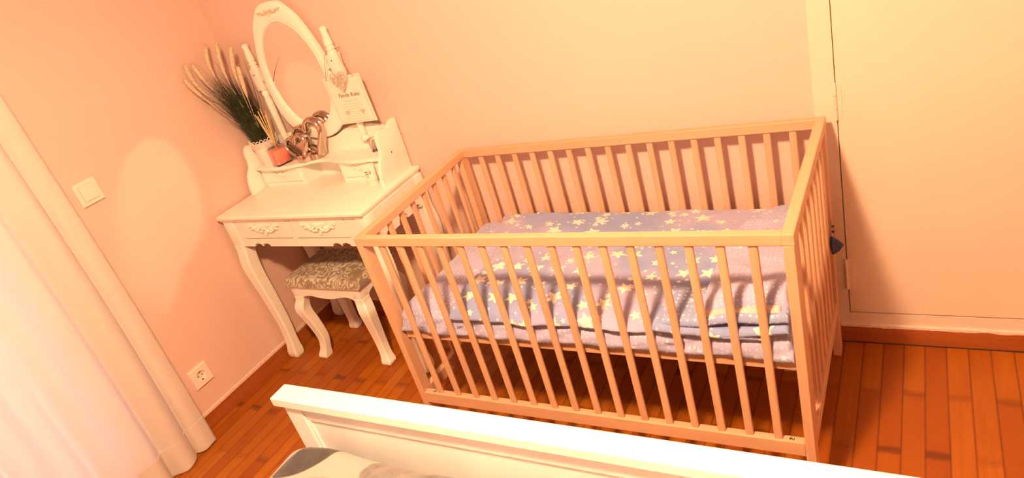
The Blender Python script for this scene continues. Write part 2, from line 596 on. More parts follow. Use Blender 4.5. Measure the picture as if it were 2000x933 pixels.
def ragged(axis, a, b, y, top, h, depth, n=90):
    bm = bmesh.new()
    rings = []
    for i in range(n + 1):
        t = a + (b - a) * i / n
        e = 0.004 * noise.noise(Vector((t * 23, 3.1, 0))) + 0.002 * noise.noise(Vector((t * 90, 1, 0)))
        z0 = top - 0.003 + e; z1 = top + h + 0.002 * noise.noise(Vector((t * 15, 9, 0)))
        d = depth + 0.0015 * noise.noise(Vector((t * 60, 5, 0)))
        if axis == 'y':
            rings.append([Vector((y, t, z0)), Vector((y + d, t, z0)), Vector((y + d, t, z1 - 0.002)), Vector((y, t, z1))])
        else:
            rings.append([Vector((t, y, z0)), Vector((t, y - d, z0)), Vector((t, y - d, z1 - 0.002)), Vector((t, y, z1))])
    return loft(bm, rings)


bl = struct('baseboard_left', B(XL, XL + 0.006, WY1, YB - 0.006, 0.0, BZ, 0.001), MAT['skirting'], 'wooden skirting of the left wall')
obj('plaster_edge', ragged('y', WY1, YB - 0.003, XL, BZ, 0.014, 0.004), MAT['plaster'], bl)['label'] = 'whitish ragged plaster line above the skirting'
bk = struct('baseboard_back', B(XL, CX0, YB - 0.006, YB, 0.0, BZ, 0.001), MAT['skirting_x'], 'wooden skirting of the back wall')
obj('plaster_edge', ragged('x', XL, CX0, YB, BZ, 0.014, 0.004), MAT['plaster'], bk)
_gap_shadow = B(CX0, XR, YB - 0.0125, YB - 0.010, 0.0, 0.0025)  # solid dark strip painting the shadow line under the skirting
br = struct('baseboard_right', B(CX0, XR, YB - 0.010, YB + 0.02, 0.0, BZ + 0.004, 0.0015), MAT['skirting_x'], 'reddish wooden skirting board under the closet')
obj('floor_gap_shadow', _gap_shadow, MAT['dark'], br)
obj('caulk_line', ragged('x', CX0 + 0.03, XR, YB - 0.004, BZ + 0.004, 0.007, 0.008, 160), MAT['plaster'], br)

# ------------------------------------------------------------------ built-in closet
clo = thing('closet', 'cream painted built-in closet with flush door beside the cot', 'closet', (CX0, YB, 0.066))


def cl(x0, x1, y0, y1, z0, z1, bev=0.0):  # world to closet space
    return B(x0 - CX0, x1 - CX0, y0 - YB, y1 - YB, z0 - 0.066, z1 - 0.066, bev=bev)


DX0, DX1, DZ0 = 1.2665, 1.93, 0.119
bm = bmesh.new()
for a in ((CX0, DX0 - 0.0022, -0.004, 0.05, 0.066, HR - 0.002), (DX1 + 0.004, DX1 + 0.05, -0.004, 0.05, 0.066, HR - 0.002), (2.70, XR - 0.001, -0.004, 0.05, 0.066, HR - 0.002)):
    box(bm, a[0] - CX0, a[1] - CX0, a[2], a[3], a[4] - 0.066, a[5] - 0.066, 0.001)
box(bm, DX0 - 0.0022 - CX0, 2.70 - CX0, -0.004, 0.05, 0, DZ0 - 0.004 - 0.066, 0.001)
box(bm, DX0 - 0.0022 - CX0, 2.70 - CX0, -0.004, 0.05, 2.40 - 0.066, HR - 0.002 - 0.066, 0.001)
obj('frame', bm, MAT['closet'], clo)
obj('inner_stop', cl(DX0 - 0.01, 2.71, YB + 0.018, YB + 0.03, DZ0 - 0.02, 2.41), MAT['closet_gap'], clo)['label'] = 'dark gap around the closet doors'
for k, (a, b) in enumerate(((DX0, DX1), (DX1 + 0.056, 2.694))):
    d = obj('door', cl(a, b, YB - 0.007, YB + 0.016, DZ0, 2.392, 0.0025), MAT['closet'], clo)
    for hz in (0.785, 0.212, 1.9):
        bm = bmesh.new()
        hx = (a - 0.003 if k == 0 else b + 0.003) - CX0
        lathe(bm, [(0.0045, 0), (0.0045, 0.032)], hx, -0.011, 12, hz - 0.066)
        lathe(bm, [(0.0042, 0.034), (0.0042, 0.072)], hx, -0.011, 12, hz - 0.066)
        lathe(bm, [(0.0045, 0.074), (0.0045, 0.106), (0.002, 0.112)], hx, -0.011, 12, hz - 0.066)
        box(bm, hx - 0.003, hx + 0.016 * (1 if k == 0 else -1), -0.0085, -0.0060, hz - 0.066, hz - 0.066 + 0.106)
        obj('hinge', bm, MAT['closet'], d, True, 40)

# ------------------------------------------------------------------ switch and socket
sw = thing('light_switch', 'square cream light switch on the pink wall beside the curtain', 'switch', (XL, -0.090, 1.068))
obj('switch_plate', prism(bmesh.new(), [(-0.0425, -0.0425), (0.0425, -0.0425), (0.0425, 0.0425), (-0.0425, 0.0425)], 'x', 0, 0.010, 0.003), MAT['plastic'], sw)
bm = B(0.0095, 0.0105, -0.0285, 0.0285, -0.0285, 0.0285)
obj('rocker_gap', bm, MAT['closet_gap'], sw)
bm = bmesh.new(); prism(bm, [(-0.0275, -0.0275), (0.0275, -0.0275), (0.0275, 0.0275), (-0.0275, 0.0275)], 'x', 0.009, 0.0135, 0.002)
obj('rocker', bm, MAT['plastic'], sw)
so = thing('wall_socket', 'square cream power socket low on the pink wall above the skirting', 'socket', (XL, -0.083, 0.222))
bm = bmesh.new()
R0 = 0.0205
seg = 32
outer = []
for k in range(seg):
    a = 2 * PI * k / seg
    c, s = math.cos(a), math.sin(a)
    q = 0.0425 / max(abs(c), abs(s))
    outer.append((c * q, s * q))
rings = []
rings.append([Vector((0.0, y, z)) for y, z in outer])
rings.append([Vector((0.008, y, z)) for y, z in outer])
rings.append([Vector((0.010, y * 0.95, z * 0.95)) for y, z in outer])
rings.append([Vector((0.010, R0 * 1.05 * math.cos(2 * PI * k / seg), R0 * 1.05 * math.sin(2 * PI * k / seg))) for k in range(seg)])
rings.append([Vector((0.0085, R0 * math.cos(2 * PI * k / seg), R0 * math.sin(2 * PI * k / seg))) for k in range(seg)])
rings.append([Vector((0.0012, R0 * 0.93 * math.cos(2 * PI * k / seg), R0 * 0.93 * math.sin(2 * PI * k / seg))) for k in range(seg)])
loft(bm, rings)
obj('socket_plate', bm, MAT['plastic'], so)
for s in (-1, 1):
    bm = bmesh.new()
    tube(bm, [(0.0005, s * 0.0095, 0), (0.0022, s * 0.0095, 0)], 0.0026, 12)
    obj('pin_hole', bm, MAT['dark'], so)
for s in (-1, 1):
    obj('earth_clip', B(0.001, 0.009, -0.003, 0.003, s * 0.0185 - 0.0012, s * 0.0185 + 0.0012), MAT['dark'], so)

# ------------------------------------------------------------------ curtain
cur = thing('curtain', 'floor-length cream sheer curtain hanging at the left edge', 'curtain', (-0.98, -0.9, 0.0))


def curtain_mesh(y0, y1, z0, z1, thick=0.0012):
    bm = bmesh.new()
    uvl = bm.loops.layers.uv.new('UVMap')
    NU, NV = 260, 40
    G = []
    for i in range(NU + 1):
        u = i / NU
        row = []
        for j in range(NV + 1):
            v = j / NV
            zz = z0 + (z1 - z0) * v
            # folds: broad at the bottom, tighter at the top
            y = y0 + (y1 - y0) * u
            s = (y1 - y) # distance from the leading edge
            ph = 2 * PI * (s / 0.145 + 0.35 * math.sin(s * 9.0) + 0.12 * math.sin(zz * 1.6 + s * 5))
            amp = 0.013 * (0.55 + 0.45 * (1 - v)) * min(1, s / 0.05 + 0.12)
            x = amp * math.sin(ph) + 0.010 * math.sin(s * 60 + 1.2 * zz) * min(1, s / 0.08)
            yy = y + 0.012 * math.cos(ph) + 0.030 * (1 - v) * (1 - u) * 0 + 0.010 * math.sin(zz * 2.2) * u
            zb = zz + (0.012 * math.sin(s * 23) * (1 - v) if j == 0 else 0)
            row.append((Vector((x, yy + 0.9, max(zb, 0.004))), (s * 1.2, zz)))
        G.append(row)
    vs = [[bm.verts.new(p[0]) for p in row] for row in G]
    for i in range(NU):
        for j in range(NV):
            f = bm.faces.new((vs[i][j], vs[i + 1][j], vs[i + 1][j + 1], vs[i][j + 1]))
            for l, (a, b) in zip(f.loops, ((i, j), (i + 1, j), (i + 1, j + 1), (i, j + 1))):
                l[uvl].uv = G[a][b][1]
    return bm


c_ = obj('drape', curtain_mesh(-2.1, -0.215, 0.006, 2.38), MAT['curtain'], cur, True)
c_.modifiers.new('thickness', 'SOLIDIFY').thickness = 0.0012
h_ = obj('hem', curtain_mesh(-2.1, -0.217, 0.004, 0.13), MAT['curtain'], cur, True)
h_.location.x = 0.0022
h_.modifiers.new('thickness', 'SOLIDIFY').thickness = 0.0015
bm = bmesh.new(); tube(bm, [(0, -1.3, 2.41), (0, 0.75, 2.41)], 0.012, 16)
obj('rail', bm, MAT['white'], cur, True, 40)

# ------------------------------------------------------------------ pendant lamp (the room's light, above the bed)
lamp = thing('pendant_lamp', 'glowing round pendant lamp hanging above the bed', 'lamp', LAMP_POS)
bm = bmesh.new()
bmesh.ops.create_uvsphere(bm, u_segments=32, v_segments=16, radius=LAMP_R)
obj('globe', bm, MAT['glow'], lamp, True)
bm = bmesh.new()
lathe(bm, [(0.024, LAMP_R + 0.030), (0.060, LAMP_R + 0.024), (0.120, LAMP_R * 0.45), (0.165, -0.004), (0.167, 0.0), (0.122, LAMP_R * 0.45 + 0.006), (0.062, LAMP_R + 0.030), (0.024, LAMP_R + 0.036)], 0, 0, 40)
obj('shade', bm, MAT['white'], lamp, True, 40)  # unseen dish added over the globe to keep direct light off the ceiling
bm = bmesh.new()
lathe(bm, [(0.02, LAMP_R - 0.004), (0.022, LAMP_R + 0.03), (0.006, LAMP_R + 0.05), (0.003, LAMP_R + 0.06), (0.003, HR - LAMP_POS[2] - 0.03), (0.04, HR - LAMP_POS[2] - 0.02), (0.045, HR - LAMP_POS[2] - 0.001)], 0, 0, 20)
obj('cord_and_rose', bm, MAT['white'], lamp, True, 40)

# ------------------------------------------------------------------ cot
CL, CW, CH = 1.24, 0.648, 0.8165
PW, PD = 0.0235, 0.042                              # post width (x) and depth (y)
crib = thing('crib', 'light beech wooden baby cot with vertical slats against the pink wall', 'crib')
bx, by, bz = MAT['beech']['x'], MAT['beech']['y'], MAT['beech']['z']
RT = 0.030
for sx in (0, 1):
    x0, x1 = (0, PW) if sx == 0 else (CL - PW, CL)
    for sy in (0, 1):
        y0, y1 = (0, PD) if sy == 0 else (CW - PD, CW)
        obj('post', B(x0, x1, y0, y1, 0.0, CH - RT, bev=0.0018), bz, crib)
    obj('end_top_rail', B(x0 - 0.0015, x1 + 0.0015, 0, CW, CH - RT, CH, bev=0.003), by, crib)
    obj('end_bottom_rail', B(x0 + 0.001, x1 - 0.001, PD, CW - PD, 0.168, 0.212, bev=0.002), by, crib)
    xm = (x0 + x1) / 2
    for k in range(8):
        y = 0.0765 + 0.0675 * k + 0.0110
        obj('slat', B(xm - 0.006, xm + 0.006, y - 0.010, y + 0.010, 0.210, CH - RT + 0.001, bev=0.0035), bz, crib)
RY = 0.0225
for sy in (0, 1):
    y0, y1 = (0, RY) if sy == 0 else (CW - RY, CW)
    obj('side_top_rail', B(PW, CL - PW, y0, y1, CH - 0.030, CH - 0.0005, bev=0.0028), bx, crib)
    bot = obj('side_bottom_rail', B(PW, CL - PW, y0, y1, 0.168, 0.212, bev=0.002), bx, crib)
    ym = (y0 + y1) / 2
    for k in range(16):
        x = 0.0885 + 0.0710 * k
        obj('slat', B(x - 0.0105, x + 0.0105, ym - 0.006, ym + 0.006, 0.210, CH - 0.029, bev=0.0045), bz, crib)
    if sy == 0:
        for x in (0.062, 1.1855):
            bm = bmesh.new(); lathe(bm, [(0.0065, 0.2118), (0.0065, 0.2135), (0.0045, 0.2145), (0.0030, 0.2125), (0.0008, 0.2124)], x, ym, 16)
            obj('bolt', bm, MAT['steel'], crib, True, 30)
bm = bmesh.new()                                    # mattress support
BX0, BX1, BY0, BY1 = PW + 0.004, CL - PW - 0.004, 0.026, CW - 0.026
box(bm, BX0, BX1, BY0, BY0 + 0.03, 0.425, 0.456, 0.002)
box(bm, BX0, BX1, BY1 - 0.03, BY1, 0.425, 0.456, 0.002)
box(bm, BX0, BX0 + 0.03, BY0 + 0.03, BY1 - 0.03, 0.425, 0.456, 0.002)
box(bm, BX1 - 0.03, BX1, BY0 + 0.03, BY1 - 0.03, 0.425, 0.456, 0.002)
base = obj('mattress_base', bm, bx, crib)
for k in range(11):
    x = 0.11 + k * 0.101
    obj('base_slat', B(x - 0.03, x + 0.03, BY0 + 0.02, BY1 - 0.02, 0.446, 0.4545, bev=0.001), by, base)
for (x, s) in ((BX0 + 0.002, 1), (BX1 - 0.002, -1)):
    bm = bmesh.new()
    tube(bm, [(x - s * 0.008, BY0 + 0.012, 0.418), (x + s * 0.03, BY0 + 0.012, 0.414)], 0.003, 10)
    obj('support_bolt', bm, MAT['steel'], crib, True)

# ------------------------------------------------------------------ cloth helpers


def prof(n_side, n_top, r):
    """list of (offset 0..1 across, height 0..1, arc) for a softly rounded slab; r = corner radius in share of width"""
    out = []
    for i in range(n_side + 1):
        a = i / n_side * PI / 2
        out.append((r * (1 - math.cos(a)), math.sin(a)))
    for i in range(1, n_top):
        t = i / n_top
        out.append((r + (1 - 2 * r) * t, 1.0))
    for i in range(n_side, -1, -1):
        a = i / n_side * PI / 2
        out.append((1 - r * (1 - math.cos(a)), math.sin(a)))
    return out


def slab(fx0, fx1, fy0, fy1, fzb, fzt, rx, ry, ns=6, nx=70, ny=44, disp=None, uvo=(0, 0)):
    """rounded cloth slab. f* are functions of the other coordinate; disp(x,y,h)->Vector"""
    bm = bmesh.new()
    uvl = bm.loops.layers.uv.new('UVMap')
    PX, PY = prof(ns, nx, rx), prof(ns, ny, ry)
    g = []
    for (ax, hx) in PX:
        row = []
        for (ay, hy) in PY:
            ym = fy0(ax) + (fy1(ax) - fy0(ax)) * ay
            x0, x1 = fx0(ym), fx1(ym)
            x = x0 + (x1 - x0) * ax
            h = min(hx, hy) if min(hx, hy) < 1 else 1.0
            h = hx * hy
            zb, zt = fzb(x, ym), fzt(x, ym)
            z = zb + (zt - zb) * h
            co = Vector((x, ym, z))
            if disp: co += disp(x, ym, h)
            row.append(co)
        g.append(row)
    vs = [[bm.verts.new(c) for c in r] for r in g]
    nxx, nyy = len(PX), len(PY)
    uy = []
    jm = nyy // 2; im = nxx // 2
    au = [0.0]
    for i in range(1, nxx): au.append(au[-1] + (g[i][jm] - g[i - 1][jm]).length)
    av = [0.0]
    for j in range(1, nyy): av.append(av[-1] + (g[im][j] - g[im][j - 1]).length)
    for i in range(nxx - 1):
        for j in range(nyy - 1):
            f = bm.faces.new((vs[i][j], vs[i + 1][j], vs[i + 1][j + 1], vs[i][j + 1]))
            for l, (a, b) in zip(f.loops, ((i, j), (i + 1, j), (i + 1, j + 1), (i, j + 1))):
                l[uvl].uv = (au[a] + uvo[0], av[b] + uvo[1])
    # underside
    rim = [vs[i][0] for i in range(nxx)] + [vs[-1][j] for j in range(1, nyy)] + [vs[i][-1] for i in range(nxx - 2, -1, -1)] + [vs[0][j] for j in range(nyy - 2, 0, -1)]
    try:
        bm.faces.new(rim[::-1])
    except ValueError:
        pass
    return bm


def N(x, y, z=0.0): return noise.noise(Vector((x, y, z)))


def ridge(x, y, z=0.0): return 1 - abs(noise.noise(Vector((x, y, z)))) * 2


C0 = lambda v: (lambda *_: v)

# ---- mattress with its dotted sheet
mt = thing('cot_mattress', 'thin cot mattress wrapped in lilac sheet with tiny white dots', 'mattress', (0.62, 0.324, 0.456))


def sheet_disp(x, y, h):
    top = 0.006 * N(x * 5, y * 5, 1) + 0.003 * ridge(x * 9 + y * 4, y * 7, 2)
    d = Vector((0, 0, top * h))
    side = 1 - min(1.0, h * 1.2)
    if y < 0.10:
        d.y += side * 0.006 * N(x * 14, h * 3, 4) - 0.010 * max(0, side) * (0.5 + 0.5 * N(x * 6, 0, 8))
        d.z += 0.007 * N(x * 10 + h * 5, 2, 3) * (1 - h) + 0.010 * (ridge(x * 12 + h * 2.2, h * 1.5, 6) - 0.5) * (1 - abs(2 * h - 1)) 
        d.y += -0.013 * (ridge(x * 9 - h * 2.4, h, 9) - 0.5) * math.sin(PI * min(1, max(0, h)))
    if x < 0.22:  # rumpled bulge of the sheet at the foot end
        k = max(0, 1 - abs(x - 0.10) / 0.13)
        d.z += k * h * (0.020 + 0.012 * ridge(x * 14, y * 9, 3)) * (0.35 + 0.65 * max(0, 1 - abs(y - 0.08) / 0.2))
    return d


o = obj('fitted_sheet', slab(C0(0.027), C0(1.212), C0(0.018), C0(0.628), C0(0.4585), lambda x, y: 0.517 + 0.004 * N(x * 3, y * 3), 0.018, 0.045, 8, 110, 60, sheet_disp), MAT['dots'], None, True)
o.data.transform(Matrix.Translation((-0.62, -0.324, -0.456))); o.parent = mt

# ---- star duvet


def dx0(y):
    pts = [(0.0, 0.236), (0.06, 0.226), (0.12, 0.222), (0.2, 0.225), (0.27, 0.245), (0.375, 0.212), (0.634, 0.107)]
    for (a, b), (c, d) in zip(pts, pts[1:]):
        if y <= c: return b + (d - b) * (y - a) / (c - a)
    return pts[-1][1]


def duvet_disp(x, y, h):
    d = Vector((0, 0, 0))
    d.z += h * (0.010 * N(x * 4, y * 4, 11) + 0.004 * N(x * 11, y * 11, 5) + 0.003 * ridge(x * 13 - y * 9, y * 12, 7))
    if y < 0.12:
        k = 1 - y / 0.12
        d.y += k * (-0.004 + 0.010 * N(x * 7, 1, 2))
        d.z += k * 0.006 * N(x * 17, 3, 2)
    if x < 0.40:
        k = max(0, 1 - (x - 0.2) / 0.2)
        d.z += h * k * 0.010 * (ridge(x * 16, y * 7 + x * 10, 3) - 0.3)
    return d


def duvet_top(x, y):
    t = 0.548 + 0.010 * math.sin(PI * min(1, max(0, (y - 0.02) / 0.6)))
    if y < 0.1: t -= 0.012 * (1 - y / 0.1)
    return t


du = obj('star_duvet', slab(dx0, C0(1.16), C0(0.016), C0(0.634), lambda x, y: 0.520, duvet_top, 0.02, 0.055, 8, 110, 60, duvet_disp), MAT['duvet'], None, True)
place(du, (0.62, 0.3, 0.53))
tag(du, 'blue and lilac star-print duvet spread in the cot', 'duvet')

# ---- turned-back dotted side of the duvet and the folds below it


def fx0(y):
    pts = [(0.0, 0.985), (0.09, 0.985), (0.13, 0.99), (0.24, 0.985), (0.30, 0.985), (0.40, 0.958), (0.52, 1.03), (0.60, 1.10)]
    for (a, b), (c, d) in zip(pts, pts[1:]):
        if y <= c: return b + (d - b) * (y - a) / (c - a)
    return 1.10


def flap_disp(x, y, h):
    d = Vector((0, 0, h * (0.010 * N(x * 8, y * 8, 21) + 0.006 * ridge(x * 10, y * 14, 4))))
    if y < 0.14:
        k = 1 - y / 0.14
        d.y += k * 0.014 * N(x * 9, 2, 1)
    if 0.10 < y < 0.20 and 1.03 < x < 1.16:   # pinched hollow
        d.z -= h * 0.022 * math.sin(PI * (y - 0.10) / 0.10) * math.sin(PI * (x - 1.03) / 0.13)
    return d


def flap_top(x, y):
    hump = math.exp(-((y - 0.10) / 0.11) ** 2)
    side = min(1, max(0, (x - 0.985) / 0.09))
    return 0.573 + 0.046 * hump * side - 0.012 * max(0, (y - 0.35)) / 0.3


fl = obj('turned_back_flap', slab(fx0, C0(1.209), C0(0.045), C0(0.618), lambda x, y: 0.545, flap_top, 0.07, 0.05, 7, 50, 60, flap_disp, (3, 1)), MAT['dots'], du, True)
fl.matrix_parent_inverse = Matrix.Translation(-Vector(du.location))
fl['label'] = 'lilac dotted reverse side of the duvet folded back'


def fold(name, x0, x1, y0, y1, zf, zb, th, mat, seed, uvo=(0, 0)):
    def disp(x, y, h):
        k = max(0, 1 - (y - y0) / 0.08)
        return Vector((0, k * 0.012 * N(x * 8, seed, 1), k * 0.008 * N(x * 7, seed, 3)))
    o = obj(name, slab(C0(x0), C0(x1), C0(y0), C0(y1), lambda x, y: zf(x), lambda x, y: zf(x) + th, 0.03, 0.10, 5, 50, 14, disp, uvo), mat, du, True)
    o.matrix_parent_inverse = Matrix.Translation(-Vector(du.location))
    return o


def lerp(pts, x):
    if x <= pts[0][0]: return pts[0][1]
    for (a, b), (c, d) in zip(pts, pts[1:]):
        if x <= c: return b + (d - b) * (x - a) / (c - a)
    return pts[-1][1]


fold('cream_hem', 0.990, 1.19, 0.030, 0.12, lambda x: lerp([(0.99, 0.560), (1.06, 0.568), (1.15, 0.586)], x), 0, 0.009, MAT['cream_edge'], 5)['label'] = 'cream edge of the folded duvet'
fold('folded_layer', 0.90, 1.208, 0.016, 0.16, lambda x: lerp([(0.9, 0.540), (1.0, 0.545), (1.1, 0.560), (1.21, 0.572)], x), 0, 0.020, MAT['dots_dim'], 8, (2, 0))
fold('folded_layer', 0.86, 1.207, 0.008, 0.14, lambda x: lerp([(0.86, 0.532), (0.95, 0.523), (1.05, 0.524), (1.21, 0.545)], x), 0, 0.018, MAT['duvet'], 12, (5, 2))

# ---- small felt tassel tied to the cot's end slats
tas = thing('hanging_charm', 'small navy felt charm with beads tied to the cot end', 'charm', (1.243, 0.600, 0.455))
bm = bmesh.new()
prism(bm, [(-0.012, 0.000), (-0.006, 0.004), (0.010, -0.012), (0.026, -0.034), (0.010, -0.050), (-0.010, -0.055), (-0.014, -0.03)], 'x', 0.000, 0.012, 0.003)
bm.transform(Matrix.Rotation(-0.9, 4, 'Z'))
obj('felt_wing', bm, MAT['navy'], tas, True, 50)
bm = bmesh.new(); tube(bm, [(-0.004, 0.0, 0.06), (0.001, -0.004, 0.03), (0.002, -0.002, 0.0)], 0.0012, 6)
obj('string', bm, MAT['twine'], tas, True)
for z in (0.018, 0.036):
    bm = bmesh.new(); bmesh.ops.create_uvsphere(bm, u_segments=12, v_segments=8, radius=0.0042)
    bm.transform(Matrix.Translation((0.001, -0.003, z)))
    obj('bead', bm, MAT['navy'], tas, True)

# ------------------------------------------------------------------ vanity table
VX0, VX1, VY0, VY1, VZ = -1.053, -0.246, 0.297, 0.690, 0.745
VC = (VX0 + VX1) / 2
van = thing('dressing_table', 'white dressing table with oval mirror in the corner', 'dressing table', (VC, 0.5, 0.0))
Wm = MAT['white']


def vo(name, bm, mat=Wm, parent=None, smooth=False, angle=35):
    bm.transform(Matrix.Translation((-VC, -0.5, 0)))
    o = obj(name, bm, mat, parent or van, smooth, angle)
    return o


bm = B(VX0, VX1, VY0, VY1, VZ - 0.019, VZ, bev=0.006, seg=3)
vo('tabletop', bm, smooth=True)
bm = B(VX0 + 0.008, VX1 - 0.008, VY0 + 0.008, VY1 - 0.004, VZ - 0.027, VZ - 0.018, bev=0.002)
vo('moulding', bm)


def cabriole(px, py, sx, sy, ztop, w, knee, foot, zk=0.80):
    """square curved leg standing on z=0; sx, sy give the outward diagonal"""
    ctrl = [  # share of height, outward shift, half width
        (0.0, foot * 0.95, w * 0.62), (0.012, foot, w * 0.86), (0.05, foot * 1.05, w * 0.98), (0.10, foot * 0.72, w * 0.86),
        (0.17, foot * 0.25, w * 0.76), (0.30, -0.15 * knee, w * 0.78), (0.45, 0.05 * knee, w * 0.84), (0.60, 0.45 * knee, w * 0.92),
        (0.74, 0.95 * knee, w * 1.0), (0.83, knee, w * 1.06), (0.90, 0.55 * knee, w * 1.04), (0.95, 0.1 * knee, w), (1.0, 0.0, w)]
    rings = []
    for t, d, h in smooth_pts(ctrl, 4):
        cx, cy = px + sx * d, py + sy * d
        z = max(0.0, t) * ztop
        ring = []
        ch = h * 0.22
        for (a, b) in ((1, 1 - 0.22), (1 - 0.22, 1), (-(1 - 0.22), 1), (-1, 1 - 0.22), (-1, -(1 - 0.22)), (-(1 - 0.22), -1), (1 - 0.22, -1), (1, -(1 - 0.22))):
            ring.append(Vector((cx + a * h, cy + b * h, z)))
        rings.append(ring)
    return loft(bmesh.new(), rings)


LZ = 0.60
for sx in (-1, 1):
    for sy in (-1, 1):
        px = (-1.012 if sx < 0 else -0.270); py = 0.335 if sy < 0 else 0.655
        ox, oy = (sx * 0.75 if sx > 0 else sx * 0.75), sy * 0.75
        if sy > 0: oy = 0.15
        bm = cabriole(px, py, ox, oy, LZ, 0.0285, 0.010, 0.008)
        box(bm, px - 0.0285, px + 0.0285, py - 0.0245, py + 0.0245, LZ, VZ - 0.026, 0.002)
        vo('leg', bm, smooth=True, angle=28)


def arc(cx, cz, r, a0, a1, n=8):
    return [(cx + r * math.cos(a0 + (a1 - a0) * i / n), cz + r * math.sin(a0 + (a1 - a0) * i / n)) for i in range(n + 1)]


AB = 0.597
FY = 0.314
bot = [(-1.0, AB)]
for c in (-0.889, -0.841, -0.445, -0.397):
    bot += [(x, AB + (z - AB) * 0.6) for x, z in arc(c, AB, 0.0235, PI, 0, 10)]
bot += [(-0.28, AB)]
# front: rails and stiles around the two drawers
bm = bmesh.new()
prism(bm, bot + [(-0.28, 0.632), (-1.0, 0.632)], 'y', FY, FY + 0.018)
for a, b in ((-0.99, -0.947), (-0.667, -0.644), (-0.357, -0.29)):
    box(bm, a, b, FY, FY + 0.018, 0.6315, VZ - 0.026)
vo('front_frame', bm)
vo('front_gap', B(-0.99, -0.29, FY + 0.012, FY + 0.02, 0.628, VZ - 0.027), MAT['foil'])
for s in (-1, 1):                                   # side aprons with a scalloped lower edge
    x = -1.030 if s < 0 else -0.252
    b2 = [(0.355, AB)] + arc(0.40, AB, 0.022, PI, 0, 8) + [(0.44, AB + 0.004)] + arc(0.495, AB + 0.004, 0.03, PI, 0, 8) + [(0.55, AB + 0.004)] + arc(0.59, AB, 0.022, PI, 0, 8) + [(0.632, AB)]
    bm = bmesh.new()
    prism(bm, b2 + [(0.632, VZ - 0.026), (0.355, VZ - 0.026)], 'x', x - 0.008, x + 0.008)
    vo('side_apron', bm)
vo('rear_apron', B(-0.99, -0.29, 0.65, 0.666, AB, VZ - 0.026))


def rose_pull(cx, cy, cz, w, h):
    """carved floral handle: leaves fanning from a central heart-shaped bloom"""
    bm = bmesh.new()
    rnd = random.Random(3)

    def leaf(x, z, a, l, wd, t=0.004):
        r = bmesh.ops.create_icosphere(bm, subdivisions=2, radius=1.0)
        mt = Matrix.Translation((cx + x, cy - 0.003, cz + z)) @ Matrix.Rotation(-a, 4, 'Y') @ Matrix.Diagonal((l, t, wd, 1))
        bmesh.ops.transform(bm, matrix=mt, verts=r['verts'])
    for s in (-1, 1):
        for k in range(7):
            t = (k + 1) / 7.5
            leaf(s * w * 0.5 * t, h * (0.18 * math.sin(t * 9) + 0.10), s * (0.3 + 0.7 * math.sin(k * 2.1)), w * 0.075, h * 0.11)
            leaf(s * w * 0.5 * t * 0.9, h * (0.16 * math.cos(t * 8) - 0.02), -s * (0.5 + 0.5 * math.cos(k * 1.7)), w * 0.055, h * 0.09, 0.005)
        for k in range(3):
            leaf(s * w * (0.045 + 0.02 * k), -h * (0.05 + 0.10 * k) + h * 0.1, s * -0.9, w * 0.05, h * 0.09, 0.006)
    for k in range(8):
        a = 2 * PI * k / 8
        leaf(w * 0.06 * math.cos(a), h * 0.16 + h * 0.10 * math.sin(a), a, w * 0.035, h * 0.08, 0.006)
    leaf(0, -h * 0.30, PI / 2, w * 0.07, h * 0.09, 0.006)
    return bm


for a, b in ((-0.944, -0.670), (-0.641, -0.360)):
    bm = bmesh.new(); box(bm, a + 0.001, b - 0.001, FY - 0.001, FY + 0.014, 0.6355, 0.7160, 0.002)
    d = vo('drawer', bm)
    p = rose_pull((a + b) / 2 + 0.005, FY - 0.002, 0.679, 0.170, 0.062)
    p.transform(Matrix.Translation((-VC, -0.5, 0)))
    obj('carved_handle', p, Wm, d, True)

# side panels of the mirror stand
PYC = [(0.498, VZ), (0.500, 0.770), (0.503, 0.795), (0.512, 0.820), (0.524, 0.838), (0.540, 0.856), (0.547, 0.876), (0.548, 0.900),
       (0.552, 0.922), (0.560, 0.936), (0.574, 0.943), (0.592, 0.9405), (0.612, 0.936), (0.632, 0.940), (0.648, 0.950), (0.664, 0.954), (0.684, 0.953)]
side = smooth_pts(PYC, 3) + [(0.686, 0.953), (0.686, VZ)]
for x in (-1.030, -0.2855):
    bm = bmesh.new(); prism(bm, side, 'x', x - 0.0075, x + 0.0075, 0.0018)
    sp = vo('side_panel', bm, smooth=True, angle=30)
    if x > -0.5:
        for (y, z) in ((0.600, 0.845), (0.683, 0.915), (0.683, 0.80), (0.683, 0.762)):
            q = bmesh.new(); tube(q, [(x + 0.0070, y, z), (x + 0.0082, y, z)], 0.0032, 10)
            vo('screw_hole', q, MAT['foil'] if y > 0.65 else MAT['dark'], sp)
# back panel with a waved top edge
top = smooth_pts([(-1.022, 0.930), (-0.96, 0.938), (-0.90, 0.944), (-0.855, 0.948), (-0.815, 0.944), (-0.77, 0.930), (-0.71, 0.912), (-0.655, 0.905), (-0.60, 0.910),
                  (-0.545, 0.932), (-0.50, 0.944), (-0.455, 0.946), (-0.41, 0.944), (-0.36, 0.936), (-0.33, 0.926), (-0.293, 0.928)], 3)
bm = bmesh.new(); prism(bm, top + [(-0.293, VZ), (-1.022, VZ)], 'y', 0.671, 0.684)
vo('back_panel', bm, smooth=True, angle=30)
